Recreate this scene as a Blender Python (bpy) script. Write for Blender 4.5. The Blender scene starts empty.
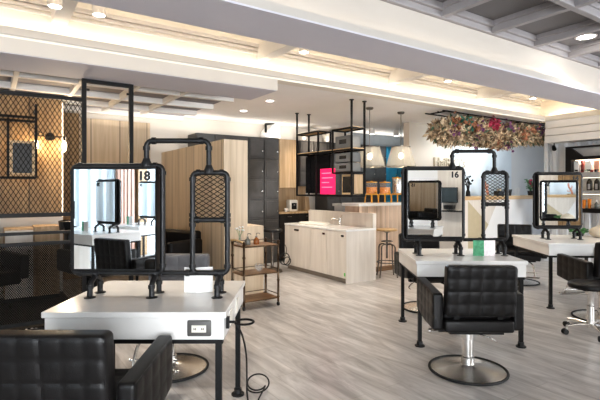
import bpy, bmesh, math, random
from mathutils import Vector, Matrix
random.seed(7)
PI = math.pi
H = 1.42                      # camera height
F = 460.0                     # focal length in pixels (600 px wide frame)
HV = 190.0                    # horizon row
TH = math.atan2(310, 461)     # the room runs askew to the line of sight
C_, S_ = math.cos(TH), math.sin(TH)
scene = bpy.context.scene
COL = scene.collection

# ---------------------------------------------------------------- helpers
def X_(u, Y): return (u - 300) / F * Y
def Z_(v, Y): return H - (v - HV) / F * Y
def T_(u, p):
    a = (u - 300) / F
    return p * (a * C_ + S_) / (C_ - a * S_)
def W_(t, p): return (-S_ * p + C_ * t, C_ * p + S_ * t)
def TP_(x, y): return (x * C_ + y * S_, -S_ * x + C_ * y)

def BM(): return bmesh.new()
def bb(bm, x0, x1, y0, y1, z0, z1):
    v = [bm.verts.new(p) for p in ((x0,y0,z0),(x1,y0,z0),(x1,y1,z0),(x0,y1,z0),(x0,y0,z1),(x1,y0,z1),(x1,y1,z1),(x0,y1,z1))]
    for f in ((3,2,1,0),(4,5,6,7),(0,1,5,4),(1,2,6,5),(2,3,7,6),(3,0,4,7)):
        bm.faces.new([v[i] for i in f])
    return bm
def bx(bm, c, s): return bb(bm, c[0]-s[0]/2, c[0]+s[0]/2, c[1]-s[1]/2, c[1]+s[1]/2, c[2]-s[2]/2, c[2]+s[2]/2)
def tube(bm, pts, r, seg=10, closed=False, caps=True):
    P = [Vector(p) for p in pts]; n = len(P)
    rr = r if isinstance(r, (list, tuple)) else [r] * n
    rings = []; up = None
    for i in range(n):
        if closed: d = P[(i+1) % n] - P[i-1]
        elif i == 0: d = P[1] - P[0]
        elif i == n-1: d = P[-1] - P[-2]
        else: d = (P[i+1]-P[i]).normalized() + (P[i]-P[i-1]).normalized()
        d.normalize()
        if up is None:
            up = Vector((0,0,1)) if abs(d.z) < .9 else Vector((1,0,0))
        a = up - d * up.dot(d)
        if a.length < 1e-5: a = d.orthogonal()
        a.normalize(); up = a; b = d.cross(a)
        rings.append([bm.verts.new(P[i] + (a*math.cos(2*PI*k/seg + PI/seg) + b*math.sin(2*PI*k/seg + PI/seg)) * rr[i]) for k in range(seg)])
    m = n if closed else n-1
    for i in range(m):
        A, B = rings[i], rings[(i+1) % n]
        for k in range(seg):
            bm.faces.new((A[k], A[(k+1)%seg], B[(k+1)%seg], B[k]))
    if not closed and caps:
        bm.faces.new(rings[0][::-1]); bm.faces.new(rings[-1])
    return bm
def cyl(bm, p0, p1, r0, r1=None, seg=16): return tube(bm, [p0, p1], [r0, r0 if r1 is None else r1], seg)
def lathe(bm, prof, c=(0,0,0), seg=32):
    rings = []
    for r, z in prof:
        if r < 1e-6: rings.append([bm.verts.new((c[0], c[1], c[2]+z))])
        else: rings.append([bm.verts.new((c[0]+r*math.cos(2*PI*k/seg), c[1]+r*math.sin(2*PI*k/seg), c[2]+z)) for k in range(seg)])
    for A, B in zip(rings, rings[1:]):
        for k in range(seg):
            a = [A[k], A[(k+1)%seg]] if len(A) > 1 else [A[0]]
            b = [B[(k+1)%seg], B[k]] if len(B) > 1 else [B[0]]
            if len(a)+len(b) > 2: bm.faces.new(a + b)
    return bm
def sph(bm, c, r, u=16, v=10):
    r = r if isinstance(r, (list, tuple)) else (r, r, r)
    m = Matrix.Translation(c) @ Matrix.Diagonal((r[0], r[1], r[2], 1))
    bmesh.ops.create_uvsphere(bm, u_segments=u, v_segments=v, radius=1, matrix=m)
    return bm
def torus(bm, c, R, r, axis='z', seg=40, s2=10):
    pts = []
    for k in range(seg):
        a = 2*PI*k/seg; x, y = R*math.cos(a), R*math.sin(a)
        pts.append((c[0]+x, c[1]+y, c[2]) if axis == 'z' else ((c[0]+x, c[1], c[2]+y) if axis == 'y' else (c[0], c[1]+x, c[2]+y)))
    return tube(bm, pts, r, s2, True)
def arc(c, r, a0, a1, n, plane='xz'):
    o = []
    for i in range(n+1):
        a = math.radians(a0 + (a1-a0)*i/n); x, y = r*math.cos(a), r*math.sin(a)
        o.append((c[0]+x, c[1], c[2]+y) if plane == 'xz' else ((c[0]+x, c[1]+y, c[2]) if plane == 'xy' else (c[0], c[1]+x, c[2]+y)))
    return o
def rrect(x0, x1, z0, z1, y, r=.03, n=4):
    return (arc((x1-r, y, z1-r), r, 0, 90, n) + arc((x0+r, y, z1-r), r, 90, 180, n) +
            arc((x0+r, y, z0+r), r, 180, 270, n) + arc((x1-r, y, z0+r), r, 270, 360, n))
def rbox(bm, c, s, r=.02, n=(4,4,4), quilt=None, taper=None):
    """rounded cushion; quilt=(axis, cells_b, cells_c, depth) presses square stitching into both faces of that axis"""
    tb = BM(); hs = [x/2 for x in s]; cs = []
    for a in range(3):
        L = [-hs[a] + r*k/3 for k in range(3)]
        m = n[a]; lo, hi = -hs[a]+r, hs[a]-r
        L += [lo + (hi-lo)*k/m for k in range(m+1)]
        L += [hs[a] - r*k/3 for k in (2,1,0)]
        cs.append(L)
    for a in range(3):
        b, d = (a+1)%3, (a+2)%3
        for sg in (-1, 1):
            G = []
            for pb in cs[b]:
                row = []
                for pd in cs[d]:
                    p = [0,0,0]; p[a] = sg*hs[a]; p[b] = pb; p[d] = pd
                    inn = [max(-hs[k]+r, min(hs[k]-r, p[k])) for k in range(3)]
                    dv = Vector([p[k]-inn[k] for k in range(3)]).normalized() * r
                    q = [inn[k]+dv[k] for k in range(3)]
                    if quilt and quilt[0] == a:
                        fb = (pb+hs[b])/s[b]; fd = (pd+hs[d])/s[d]
                        e = min(1, min(fb,1-fb,fd,1-fd)/.02)
                        f = (abs(math.sin(PI*quilt[1]*fb))**.35) * (abs(math.sin(PI*quilt[2]*fd))**.35)
                        q[a] -= sg*quilt[3]*(1-f)*e
                    row.append(tb.verts.new(q))
                G.append(row)
            for i in range(len(G)-1):
                for j in range(len(G[0])-1):
                    f = [G[i][j], G[i+1][j], G[i+1][j+1], G[i][j+1]]
                    tb.faces.new(f if sg > 0 else f[::-1])
    bmesh.ops.remove_doubles(tb, verts=tb.verts, dist=1e-5)
    if taper:
        for v in tb.verts: taper(v)
    vm = {v: bm.verts.new(Vector(c)+v.co) for v in tb.verts}
    for f in tb.faces: bm.faces.new([vm[v] for v in f.verts])
    tb.free(); return bm
def prism(bm, poly, a0, a1, plane='xz'):
    """extrude a polygon given in a plane between a0 and a1 along the third axis"""
    def P(q, a): return (q[0], a, q[1]) if plane == 'xz' else ((a, q[0], q[1]) if plane == 'yz' else (q[0], q[1], a))
    A = [bm.verts.new(P(q, a0)) for q in poly]; B = [bm.verts.new(P(q, a1)) for q in poly]; n = len(poly)
    bm.faces.new(A); bm.faces.new(B[::-1])
    for i in range(n): bm.faces.new((A[i], B[i], B[(i+1)%n], A[(i+1)%n]))
    return bm
def xf(bm, m):
    bmesh.ops.transform(bm, matrix=m, verts=bm.verts); return bm
def obj(name, bm, m, parent=None, smooth=35, bevel=0):
    bmesh.ops.recalc_face_normals(bm, faces=bm.faces)
    me = bpy.data.meshes.new(name); bm.to_mesh(me); bm.free()
    me.materials.append(m)
    o = bpy.data.objects.new(name, me); COL.objects.link(o)
    if smooth:
        for p in me.polygons: p.use_smooth = True
        me.set_sharp_from_angle(angle=math.radians(smooth))
    if bevel:
        b = o.modifiers.new('edge', 'BEVEL'); b.width = bevel; b.segments = 2; b.limit_method = 'ANGLE'
    if parent: o.parent = parent
    return o
def text(name, body, size, m, parent, loc, rot=(PI/2,0,0), ext=.001, align='CENTER', label=None, bold=0):
    cu = bpy.data.curves.new(name, 'FONT'); cu.body = body; cu.size = size; cu.extrude = ext
    cu.align_x = align; cu.align_y = 'CENTER'; cu.materials.append(m)
    tmp = bpy.data.objects.new(name, cu); COL.objects.link(tmp); bpy.context.view_layer.update()
    me = bpy.data.meshes.new_from_object(tmp.evaluated_get(bpy.context.evaluated_depsgraph_get()))
    bpy.data.objects.remove(tmp); bpy.data.curves.remove(cu); me.name = name
    if bold:                                  # heavier strokes: the outline laid over itself, slightly shifted
        b0 = bmesh.new(); b0.from_mesh(me); b1 = bmesh.new()
        for i, (ox, oy) in enumerate(((-1,0),(1,0),(0,-1),(0,1),(0,0))):
            vm = {v: b1.verts.new(v.co + Vector((ox*bold, oy*bold, i*.00015))) for v in b0.verts}
            for f in b0.faces: b1.faces.new([vm[v] for v in f.verts])
        b1.to_mesh(me); b0.free(); b1.free()
    o = bpy.data.objects.new(name, me); COL.objects.link(o); o.location = loc; o.rotation_euler = rot
    if parent: o.parent = parent
    if label: o['label'] = label
    return o
def tag(o, label, cat, group=None, kind=None):
    o['label'] = label; o['category'] = cat
    if group: o['group'] = group
    if kind: o['kind'] = kind
    return o
def thing(name, label, cat, loc=(0,0,0), rz=0, group=None):
    o = bpy.data.objects.new(name, None); o.empty_display_size = .1; COL.objects.link(o)
    o.location = loc; o.rotation_euler = (0,0,rz)
    return tag(o, label, cat, group)
def struct(name, bm, m, room=True, smooth=0, bevel=0):
    o = obj(name, bm, m, None, smooth, bevel); o['kind'] = 'structure'
    if room: o.rotation_euler.z = TH
    return o
def dup(root, loc, rz, label, group=None):
    r = root.copy(); COL.objects.link(r); r.location = loc; r.rotation_euler = (0,0,rz)
    r['label'] = label
    if group: r['group'] = group
    elif 'group' in r: del r['group']
    for ch in list(root.children):
        c = ch.copy(); COL.objects.link(c); c.parent = r
        for g in list(ch.children):
            d = g.copy(); COL.objects.link(d); d.parent = c
    return r
def rt(t, p, z=0): x, y = W_(t, p); return (x, y, z)

# ---------------------------------------------------------------- materials
def nt(name):
    m = bpy.data.materials.new(name); m.use_nodes = True
    return m, m.node_tree.nodes, m.node_tree.links, m.node_tree.nodes['Principled BSDF']
def mat(name, c, rough=.5, metal=0, var=.06, scale=8, bump=0, bscale=60, spec=None, coat=0):
    m, N, L, P = nt(name)
    P.inputs['Roughness'].default_value = rough; P.inputs['Metallic'].default_value = metal
    if spec is not None: P.inputs['Specular IOR Level'].default_value = spec
    if coat: P.inputs['Coat Weight'].default_value = coat
    tc = N.new('ShaderNodeTexCoord'); nz = N.new('ShaderNodeTexNoise')
    nz.inputs['Scale'].default_value = scale; nz.inputs['Detail'].default_value = 3
    L.new(tc.outputs['Object'], nz.inputs['Vector'])
    rp = N.new('ShaderNodeValToRGB')
    rp.color_ramp.elements[0].position = .3; rp.color_ramp.elements[1].position = .7
    rp.color_ramp.elements[0].color = [x*(1-var) for x in c] + [1]
    rp.color_ramp.elements[1].color = [min(1, x*(1+var)) for x in c] + [1]
    L.new(nz.outputs['Fac'], rp.inputs['Fac']); L.new(rp.outputs['Color'], P.inputs['Base Color'])
    if bump:
        n2 = N.new('ShaderNodeTexNoise'); n2.inputs['Scale'].default_value = bscale
        L.new(tc.outputs['Object'], n2.inputs['Vector'])
        b = N.new('ShaderNodeBump'); b.inputs['Strength'].default_value = bump; b.inputs['Distance'].default_value = .01
        L.new(n2.outputs['Fac'], b.inputs['Height']); L.new(b.outputs['Normal'], P.inputs['Normal'])
    return m
def wood(name, c1, c2, sc=(14,14,.9), rough=.45, plank=0, axis=0, dark=.75, contrast=(.35,.65)):
    """grain stretched along one axis; plank>0 draws board joints at that pitch along the given axis"""
    m, N, L, P = nt(name); P.inputs['Roughness'].default_value = rough
    tc = N.new('ShaderNodeTexCoord'); mp = N.new('ShaderNodeMapping'); mp.inputs['Scale'].default_value = sc
    L.new(tc.outputs['Object'], mp.inputs['Vector'])
    nz = N.new('ShaderNodeTexNoise'); nz.inputs['Scale'].default_value = 1.6; nz.inputs['Detail'].default_value = 6; nz.inputs['Distortion'].default_value = .6
    L.new(mp.outputs['Vector'], nz.inputs['Vector'])
    rp = N.new('ShaderNodeValToRGB')
    rp.color_ramp.elements[0].position, rp.color_ramp.elements[1].position = contrast
    rp.color_ramp.elements[0].color = list(c1)+[1]; rp.color_ramp.elements[1].color = list(c2)+[1]
    L.new(nz.outputs['Fac'], rp.inputs['Fac'])
    out = rp.outputs['Color']
    if plank:
        sp = N.new('ShaderNodeSeparateXYZ'); L.new(tc.outputs['Object'], sp.inputs['Vector'])
        dv = N.new('ShaderNodeMath'); dv.operation = 'DIVIDE'; dv.inputs[1].default_value = plank
        L.new(sp.outputs[axis], dv.inputs[0])
        fl = N.new('ShaderNodeMath'); fl.operation = 'FLOOR'; L.new(dv.outputs[0], fl.inputs[0])
        wn = N.new('ShaderNodeTexWhiteNoise'); wn.noise_dimensions = '1D'; L.new(fl.outputs[0], wn.inputs['W'])
        fr = N.new('ShaderNodeMath'); fr.operation = 'FRACT'; L.new(dv.outputs[0], fr.inputs[0])
        gt = N.new('ShaderNodeMath'); gt.operation = 'GREATER_THAN'; gt.inputs[1].default_value = .05; L.new(fr.outputs[0], gt.inputs[0])
        mr = N.new('ShaderNodeMapRange'); mr.inputs['To Min'].default_value = dark; mr.inputs['To Max'].default_value = 1.08
        L.new(wn.outputs['Value'], mr.inputs['Value'])
        ml = N.new('ShaderNodeMath'); ml.operation = 'MULTIPLY'; L.new(mr.outputs[0], ml.inputs[0])
        m2 = N.new('ShaderNodeMapRange'); m2.inputs['To Min'].default_value = .5; m2.inputs['To Max'].default_value = 1
        L.new(gt.outputs[0], m2.inputs['Value']); L.new(m2.outputs[0], ml.inputs[1])
        vm = N.new('ShaderNodeVectorMath'); vm.operation = 'SCALE'
        L.new(out, vm.inputs[0]); L.new(ml.outputs[0], vm.inputs['Scale']); out = vm.outputs['Vector']
    L.new(out, P.inputs['Base Color'])
    return m
def emit(name, c, s):
    m, N, L, P = nt(name)
    P.inputs['Base Color'].default_value = list(c)+[1]; P.inputs['Emission Color'].default_value = list(c)+[1]
    P.inputs['Emission Strength'].default_value = s; P.inputs['Roughness'].default_value = .5
    return m
def glass(name, c, alpha=.3, rough=.08):
    m, N, L, P = nt(name)
    P.inputs['Base Color'].default_value = list(c)+[1]; P.inputs['Roughness'].default_value = rough
    P.inputs['Alpha'].default_value = alpha; P.inputs['Specular IOR Level'].default_value = .7
    return m

M = {}
M['white'] = mat('white_paint', (.80,.77,.735), .6, var=.02)
M['ceil'] = mat('ceiling_paint', (.90,.88,.86), .7, var=.02, scale=2)
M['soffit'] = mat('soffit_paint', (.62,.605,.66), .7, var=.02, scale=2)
M['cream'] = mat('cream_paint', (.84,.79,.70), .6, var=.02, scale=2)
M['cofferbeam'] = mat('coffer_beam_paint', (.33,.315,.32), .7, var=.02)
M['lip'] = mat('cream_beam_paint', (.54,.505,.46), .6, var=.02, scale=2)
M['recwall'] = mat('warm_cream_plaster', (.66,.58,.49), .7, var=.03, scale=2)
M['leftpanel'] = mat('grey_lilac_panel', (.27,.265,.29), .7, var=.03, scale=2)
M['coffer'] = mat('coffer_panel_paint', (.17,.165,.17), .7, var=.03, scale=2)
M['wall'] = mat('wall_paint', (.70,.65,.58), .7, var=.03, scale=2)
M['lightwall'] = mat('light_grey_wall', (.80,.79,.77), .6, var=.02, scale=2)
M['greywall'] = mat('blue_grey_wall', (.20,.22,.24), .5, var=.05)
M['bluewall'] = mat('cool_white_wall', (.78,.84,.88), .6, var=.02, scale=2)  # bluish light on the reception wall put into the colour
M['corrblue'] = mat('corrugated_cool_white_metal', (.78,.86,.89), .45, var=.03, scale=2)  # daylit copy of the white metal: blue daylight put into the colour
M['corr'] = mat('corrugated_white_metal', (.70,.71,.72), .4, var=.03, scale=2)
M['black'] = mat('black_metal', (.011,.0105,.0105), .48, metal=0, var=.2, scale=20, spec=.25)
M['iron'] = mat('black_iron_pipe', (.017,.0165,.017), .42, metal=.2, var=.25, scale=30, bump=.12, bscale=120)
M['leather'] = mat('black_leather', (.010,.009,.009), .38, var=.25, scale=12, bump=.10, bscale=220, spec=.35)
M['gleather'] = mat('grey_leather', (.13,.13,.14), .45, var=.15, scale=12, bump=.1, bscale=220)
M['chrome'] = mat('brushed_chrome', (.84,.82,.79), .26, metal=.97, var=.05, scale=5)
M['steel'] = mat('aged_steel', (.20,.18,.16), .35, metal=1, var=.25, scale=20)
M['brass'] = mat('aged_brass', (.10,.068,.045), .28, metal=1, var=.3, scale=20)
M['meshblack'] = mat('black_screen_mesh', (.012,.011,.010), .75, var=.2, spec=.12)
M['rubber'] = mat('black_rubber', (.012,.012,.012), .6)
M['marble'] = mat('white_laminate', (.82,.805,.78), .22, var=.045, scale=5, spec=.5)
M['mirror'], _n, _l, _p = nt('mirror_silver')
_p.inputs['Base Color'].default_value = (.90,.93,.95,1); _p.inputs['Metallic'].default_value = 1; _p.inputs['Roughness'].default_value = .015
M['pale'] = wood('pale_ash', (.66,.60,.53), (.75,.69,.62), (9,9,.7), .45)
M['pinkslat'] = wood('pinkish_pine_boards', (.60,.44,.32), (.74,.58,.45), (9,9,.7), .5, plank=.105, axis=0, dark=.88)
M['oak'] = wood('light_oak', (.42,.28,.15), (.58,.42,.26), (13,13,.6), .45)
M['oakwall'] = wood('light_oak_cladding', (.47,.36,.245), (.59,.47,.335), (13,13,.6), .5, plank=.45, axis=0, dark=.97)
M['amber'] = wood('amber_board', (.20,.12,.055), (.42,.28,.14), (7,7,1.5), .5, plank=.42, axis=0, dark=.7, contrast=(.25,.75))
M['topwood'] = wood('counter_oak', (.55,.36,.18), (.72,.52,.30), (.8,12,12), .4)
M['shelfwood'] = wood('walnut_shelf', (.16,.085,.04), (.30,.17,.085), (2,20,20), .4)
M['seatwood'] = wood('stool_oak', (.50,.32,.15), (.66,.46,.25), (3,14,14), .4)
M['locker'] = mat('charcoal_locker_paint', (.075,.072,.070), .45, var=.12)
M['bluelock'] = mat('teal_locker_paint', (.03,.22,.33), .4, var=.1)
M['dark'] = mat('dark_panel', (.02,.02,.021), .25)
M['speck'] = mat('dark_pebble_mat', (.03,.025,.021), .7, var=.9, scale=45, bump=.8, bscale=50)
M['pebble'] = mat('white_pebbles', (.72,.70,.66), .6, var=.1)
M['screen'] = mat('screen_glass', (.008,.008,.01), .12, var=.05)
M['pink'] = emit('pink_board', (.90,.02,.13), .45)
M['card'] = mat('white_card', (.86,.85,.83), .5, var=.01)
M['green'] = mat('green_print', (.10,.42,.22), .5, var=.25, scale=35)
M['floral'] = mat('floral_print', (.85,.78,.80), .5, var=.15, scale=40)
M['plate'] = mat('grey_plate', (.10,.095,.09), .4)
M['socket'] = mat('ivory_socket', (.80,.76,.66), .4)
M['ivory'] = mat('ivory_plastic', (.80,.76,.68), .35)
M['yellow'] = mat('amber_plastic', (.72,.36,.04), .35)
M['juice'] = mat('amber_juice', (.80,.30,.03), .25)
M['clear'] = glass('clear_glass', (.85,.87,.86), .14, .05)
M['smoke'] = glass('smoky_lamp_glass', (.50,.48,.43), .50, .12)
M['bulb'] = emit('warm_bulb', (1,.78,.48), 22)
M['filament'] = emit('filament_bulb', (1,.82,.55), 30)
M['down'] = emit('downlight_lens', (1,.95,.88), 14)
M['led'] = emit('led_strip', (1,.86,.66), 2.2)
M['straw'] = mat('dried_straw', (.60,.47,.32), .8, var=.5, scale=12)
M['tan'] = mat('dried_tan', (.30,.21,.135), .8, var=.6, scale=12)
M['leaf'] = mat('dried_leaf', (.10,.16,.10), .7, var=.5, scale=12)
M['magenta'] = mat('magenta_flower', (.42,.05,.10), .7, var=.5, scale=20)
M['purple'] = mat('purple_flower', (.20,.075,.17), .7, var=.4, scale=20)
M['plum'] = mat('rust_flower', (.30,.13,.07), .7, var=.4, scale=20)
M['plant'] = mat('plant_green', (.06,.20,.06), .5, var=.4, scale=20)
M['beige'] = mat('beige_fabric', (.55,.47,.36), .7, var=.1)
M['orange'] = mat('orange_plastic', (.90,.30,.03), .35, var=.05)
M['bottle'] = mat('dark_bottle', (.03,.035,.03), .2)
M['peach'] = mat('peach_card', (.85,.45,.33), .5)
M['redbox'] = mat('maroon_card', (.22,.04,.04), .5)
M['greyshelf'] = mat('grey_shelf', (.42,.41,.40), .5)
M['carton'] = mat('grey_carton', (.20,.20,.195), .6)
M['plinth'] = mat('taupe_plinth', (.28,.235,.19), .5)
M['gold'] = mat('gold_beige_panel', (.50,.42,.28), .5, var=.04)
M['sticker'] = mat('green_sticker', (.15,.55,.12), .5)
M['amberglass'] = glass('amber_glass', (.35,.12,.03), .8, .08)
M['greyglass'] = glass('grey_glass', (.20,.21,.19), .8, .08)
M['pinkish'] = mat('coral_ornament', (.75,.33,.22), .5, var=.2)
M['print'] = mat('black_print', (.01,.01,.01), .5)

# floor: grey-washed planks running into the depth of the room
m, N, L, P = nt('grey_vinyl_plank'); M['floor'] = m
tc = N.new('ShaderNodeTexCoord'); mp = N.new('ShaderNodeMapping'); mp.inputs['Rotation'].default_value = (0,0,PI/2)
L.new(tc.outputs['Object'], mp.inputs['Vector'])
br = N.new('ShaderNodeTexBrick'); br.inputs['Scale'].default_value = 1; br.inputs['Brick Width'].default_value = 1.2; br.inputs['Row Height'].default_value = .18
br.inputs['Mortar Size'].default_value = .002; br.inputs['Color1'].default_value = (.92,.92,.92,1); br.inputs['Color2'].default_value = (1.04,1.03,1.02,1); br.inputs['Mortar'].default_value = (.72,.70,.68,1)
L.new(mp.outputs['Vector'], br.inputs['Vector'])
mp2 = N.new('ShaderNodeMapping'); mp2.inputs['Scale'].default_value = (7,1.1,1); L.new(tc.outputs['Object'], mp2.inputs['Vector'])
nz = N.new('ShaderNodeTexNoise'); nz.inputs['Scale'].default_value = 1.5; nz.inputs['Detail'].default_value = 7; nz.inputs['Roughness'].default_value = .62; nz.inputs['Distortion'].default_value = .8
L.new(mp2.outputs['Vector'], nz.inputs['Vector'])
rp = N.new('ShaderNodeValToRGB'); rp.color_ramp.elements[0].position = .33; rp.color_ramp.elements[1].position = .66
rp.color_ramp.elements[0].color = (.35,.33,.32,1); rp.color_ramp.elements[1].color = (.62,.60,.588,1)
L.new(nz.outputs['Fac'], rp.inputs['Fac'])
mx = N.new('ShaderNodeMix'); mx.data_type = 'RGBA'; mx.blend_type = 'MULTIPLY'; mx.inputs['Factor'].default_value = 1
L.new(rp.outputs['Color'], mx.inputs['A']); L.new(br.outputs['Color'], mx.inputs['B'])
L.new(mx.outputs['Result'], P.inputs['Base Color']); P.inputs['Roughness'].default_value = .30
P.inputs['Specular IOR Level'].default_value = .45

# ================================================================= ROOM SHELL (t along the beams, p into the depth)
T0, T1, P0, P1 = -5.6, 12.0, -4.6, 8.2
zc = H + 1.33                                  # flat ceiling
struct('floor', bb(BM(), T0-.2, T1+.2, P0-.2, P1+.2, -.1, 0), M['floor'])
struct('wall_back', bb(BM(), T0-.2, T1+.2, P1, P1+.15, 0, 3.6), M['wall'])
# cladding of the back wall between the black posts
tA, tB = T_(86, 8.17), T_(144, 8.17)
struct('trim_1', bb(BM(), tA-.8, tB+.1, 8.15, 8.2, 0, zc-.16), M['oakwall'])
# reception wall, with its end facing the lockers
tR = 6.80; ZLK = 2.43
struct('wall_reception', bb(BM(), tR, T1, 6.28, 6.43, 0, zc), M['recwall'])
struct('trim_41', bb(BM(), 6.3, 9.6, 8.17, 8.2, ZLK, zc), M['greywall'])
struct('wall_right_recess', bb(BM(), 11.85, T1, 4.9, 6.28, 0, zc), M['lightwall'])
t1, t2 = T_(453, 6.26), T_(511, 6.26)
struct('trim_2', bb(BM(), t1, t2, 6.25, 6.28, 1.0, 2.35), M['bluewall'])  # tinted panel standing in for the bluish wash of light
struct('trim_3', bb(BM(), t2, 11.85, 6.255, 6.28, 0, zc), M['lightwall'])
# corrugated wall on the right
def corrugated(bm, axis, a0, a1, at, out, pitch, dep, z0, z1):
    pts = []; a = a0
    while a < a1 - 1e-6:
        for f, d in ((0,0),(.35,0),(.5,1),(.85,1)):
            q = a + pitch*f
            if q <= a1: pts.append((q, d*dep))
        a += pitch
    pts.append((a1, 0))
    pr = None
    for q, d in pts:
        lo = (q, at+out*d, z0) if axis == 'x' else (at+out*d, q, z0)
        A, B = bm.verts.new(lo), bm.verts.new((lo[0], lo[1], z1))
        if pr: bm.faces.new((pr[0], A, B, pr[1]))
        pr = (A, B)
    return bm
struct('wall_right', bb(BM(), 9.3, 9.45, P0, 4.87, 0, zc), M['corr'])
struct('trim_4', corrugated(BM(), 'y', P0, 4.87, 9.29, -1, .2, .045, 0, zc), M['corr'])
struct('trim_5', bb(BM(), 9.22, 9.47, 4.85, 4.93, 0, zc), M['corr'])
# planked bulkhead over it
bm = BM()
for i, (za, zb, o) in enumerate(((2.33,2.46,0),(2.47,2.60,.015),(2.61,2.76,.03))): bb(bm, 8.9+o, 9.25, P0, 4.75-.0*i, za, zb)
struct('trim_6', bm, M['white'])
struct('wall_left', bb(BM(), T0-.15, T0-.06, P0, P1, 0, 3.6), M['corr'])
struct('trim_7', corrugated(BM(), 'y', P0, 3.2, T0-.05, 1, .24, .05, 0, 3.3), M['corrblue'])
# front wall behind the camera: window band on the left, wood cladding on the right
bm = BM()
bb(bm, T0-.2, -4.6, P0-.15, P0, 0, 3.6); bb(bm, -.2, 7.0, P0-.15, P0, 0, 3.6); bb(bm, 9.0, T1+.2, P0-.15, P0, 0, 3.6)
bb(bm, -4.6, -.2, P0-.15, P0, 2.7, 3.6); bb(bm, 7.0, 9.0, P0-.15, P0, 2.6, 3.6); bb(bm, -4.6, -.2, P0-.15, P0, 0, .25); bb(bm, 7.0, 9.0, P0-.15, P0, 0, .25)
struct('wall_front', bm, M['lightwall'])
struct('trim_8', bb(BM(), .84, 6.9, P0, P0+.05, 0, 3.1), M['pale'])
bm = BM(); bb(bm, 4.52, 5.3, P0+.05, P0+.2, 0, 3.2)
struct('trim_9', bm, M['amber'])
for n, (a, b, zt, k) in enumerate(((-4.6,-.2,2.7,3),(7.0,9.0,2.6,2)), 1):
    bm = BM()
    for i in range(k+1):
        x = a + (b-a)*i/k; bb(bm, x-.03, x+.03, P0-.12, P0-.05, .25, zt)
    for z in (.27, 1.9, zt-.03): bb(bm, a, b, P0-.115, P0-.055, z-.03, z+.03)
    struct('window_%d' % n, bm, M['black'])
    struct('trim_2%d' % n, bb(BM(), a, b, P0-.088, P0-.08, .25, zt), glass('window_pane_%d' % n, (.9,.95,1), .12, .02))
# pillar with pinkish slats on the left wall (seen in the mirror)
bm = BM()
for i in range(9):
    zz = 3.1 - .12*(i % 3)
    bb(bm, T0+.05, T0+.14+.02*(i % 2), -1.36-i*.045, -1.36-i*.045+.038, 0, zz)
struct('trim_10', bm, wood('rosy_slats', (.50,.27,.19), (.72,.50,.40), (20,20,.8), .5, plank=.045, axis=1, dark=.6))
struct('trim_11', bb(BM(), T0+.05, T0+.2, -2.0, -1.77, 0, 3.2), M['amber'])

# ---- ceiling
zt = H + 1.75
bm = BM(); bb(bm, T0-.2, T1+.2, 4.9, P1+.15, zc, zc+.12); struct('ceiling', bm, M['ceil'])
struct('ceiling_tray', bb(BM(), T0-.2, 9.3, 3.4, 5.0, zt, zt+.1), M['cream'])
struct('ceiling_coffer', bb(BM(), T0-.2, 9.5, P0-.2, 3.2, H+1.93, H+2.03), M['coffer'])
struct('ceiling_right', bb(BM(), 9.25, T1+.2, P0-.2, 4.9, zc, zc+.1), M['ceil'])
# grey dropped beam between the two coves, with shelf and cream lip on the near side
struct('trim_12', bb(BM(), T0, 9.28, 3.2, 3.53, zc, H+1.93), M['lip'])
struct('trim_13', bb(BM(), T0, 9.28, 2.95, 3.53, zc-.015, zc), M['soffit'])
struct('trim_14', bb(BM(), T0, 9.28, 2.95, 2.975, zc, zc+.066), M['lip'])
# far lip and cove wall of the tray
struct('trim_15', bb(BM(), T0, 8.93, 4.75, 4.92, zc-.003, zc+.02), M['cream'])
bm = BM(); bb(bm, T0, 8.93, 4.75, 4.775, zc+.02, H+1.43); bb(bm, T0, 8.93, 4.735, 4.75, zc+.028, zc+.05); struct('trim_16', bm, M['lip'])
struct('trim_17', bb(BM(), T0, 9.3, 4.9, 5.0, zc+.015, zt), M['cream'])
bm = BM()
for (d, za, zb) in ((.05, zt-.035, zt), (.03, zt-.075, zt-.05), (.018, zt-.12, zt-.10)): bb(bm, T0, 9.0, 4.9-d, 4.9, za, zb)
struct('trim_18', bm, M['white'])
bm = BM(); bb(bm, 8.9, 8.925, 3.53, 4.75, zc, H+1.43); bb(bm, 8.9, 9.05, 3.53, 4.75, zc-.005, zc+.02); struct('trim_19', bm, M['cream'])
struct('wall_tray_end', bb(BM(), 9.05, 9.3, 3.53, 4.9, zc, zt), M['cream'])
# cross beams inside the tray
bm = BM(); 
for t in (-3.86, -1.66, .54, 2.74, 4.94, 7.04): bb(bm, t-.07, t+.07, 3.53, 4.9, H+1.57, zt)
struct('trim_20', bm, M['white'], bevel=.008)
bm = BM(); bb(bm, T0, 9.0, 3.62, 3.70, zt-.07, zt); bb(bm, T0, 9.0, 4.3, 4.33, zt-.03, zt); struct('trim_30', bm, M['white'])
# coffer grid on the near right
bm = BM()
tc_ = [3.92-.87*k for k in range(11, 0, -1)] + [3.92, 4.8, 5.69, 6.53, 7.4, 8.25, 9.1]
for t in tc_:
    bb(bm, t-.035, t+.035, P0, 3.15, H+1.802, H+1.935); bb(bm, t-.06, t+.06, P0, 3.15, H+1.88, H+1.935)
for p in (2.28, 1.36, .44, -.48, -1.4, -2.3, -3.2):
    bb(bm, T0, 9.2, p-.035, p+.035, H+1.80, H+1.933); bb(bm, T0, 9.2, p-.06, p+.06, H+1.878, H+1.933)
bb(bm, T0, 9.2, 3.15, 3.2, H+1.798, H+1.931); bb(bm, T0, 9.2, 3.11, 3.16, H+1.86, H+1.931)
struct('trim_31', bm, M['cofferbeam'], bevel=.006)
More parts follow.
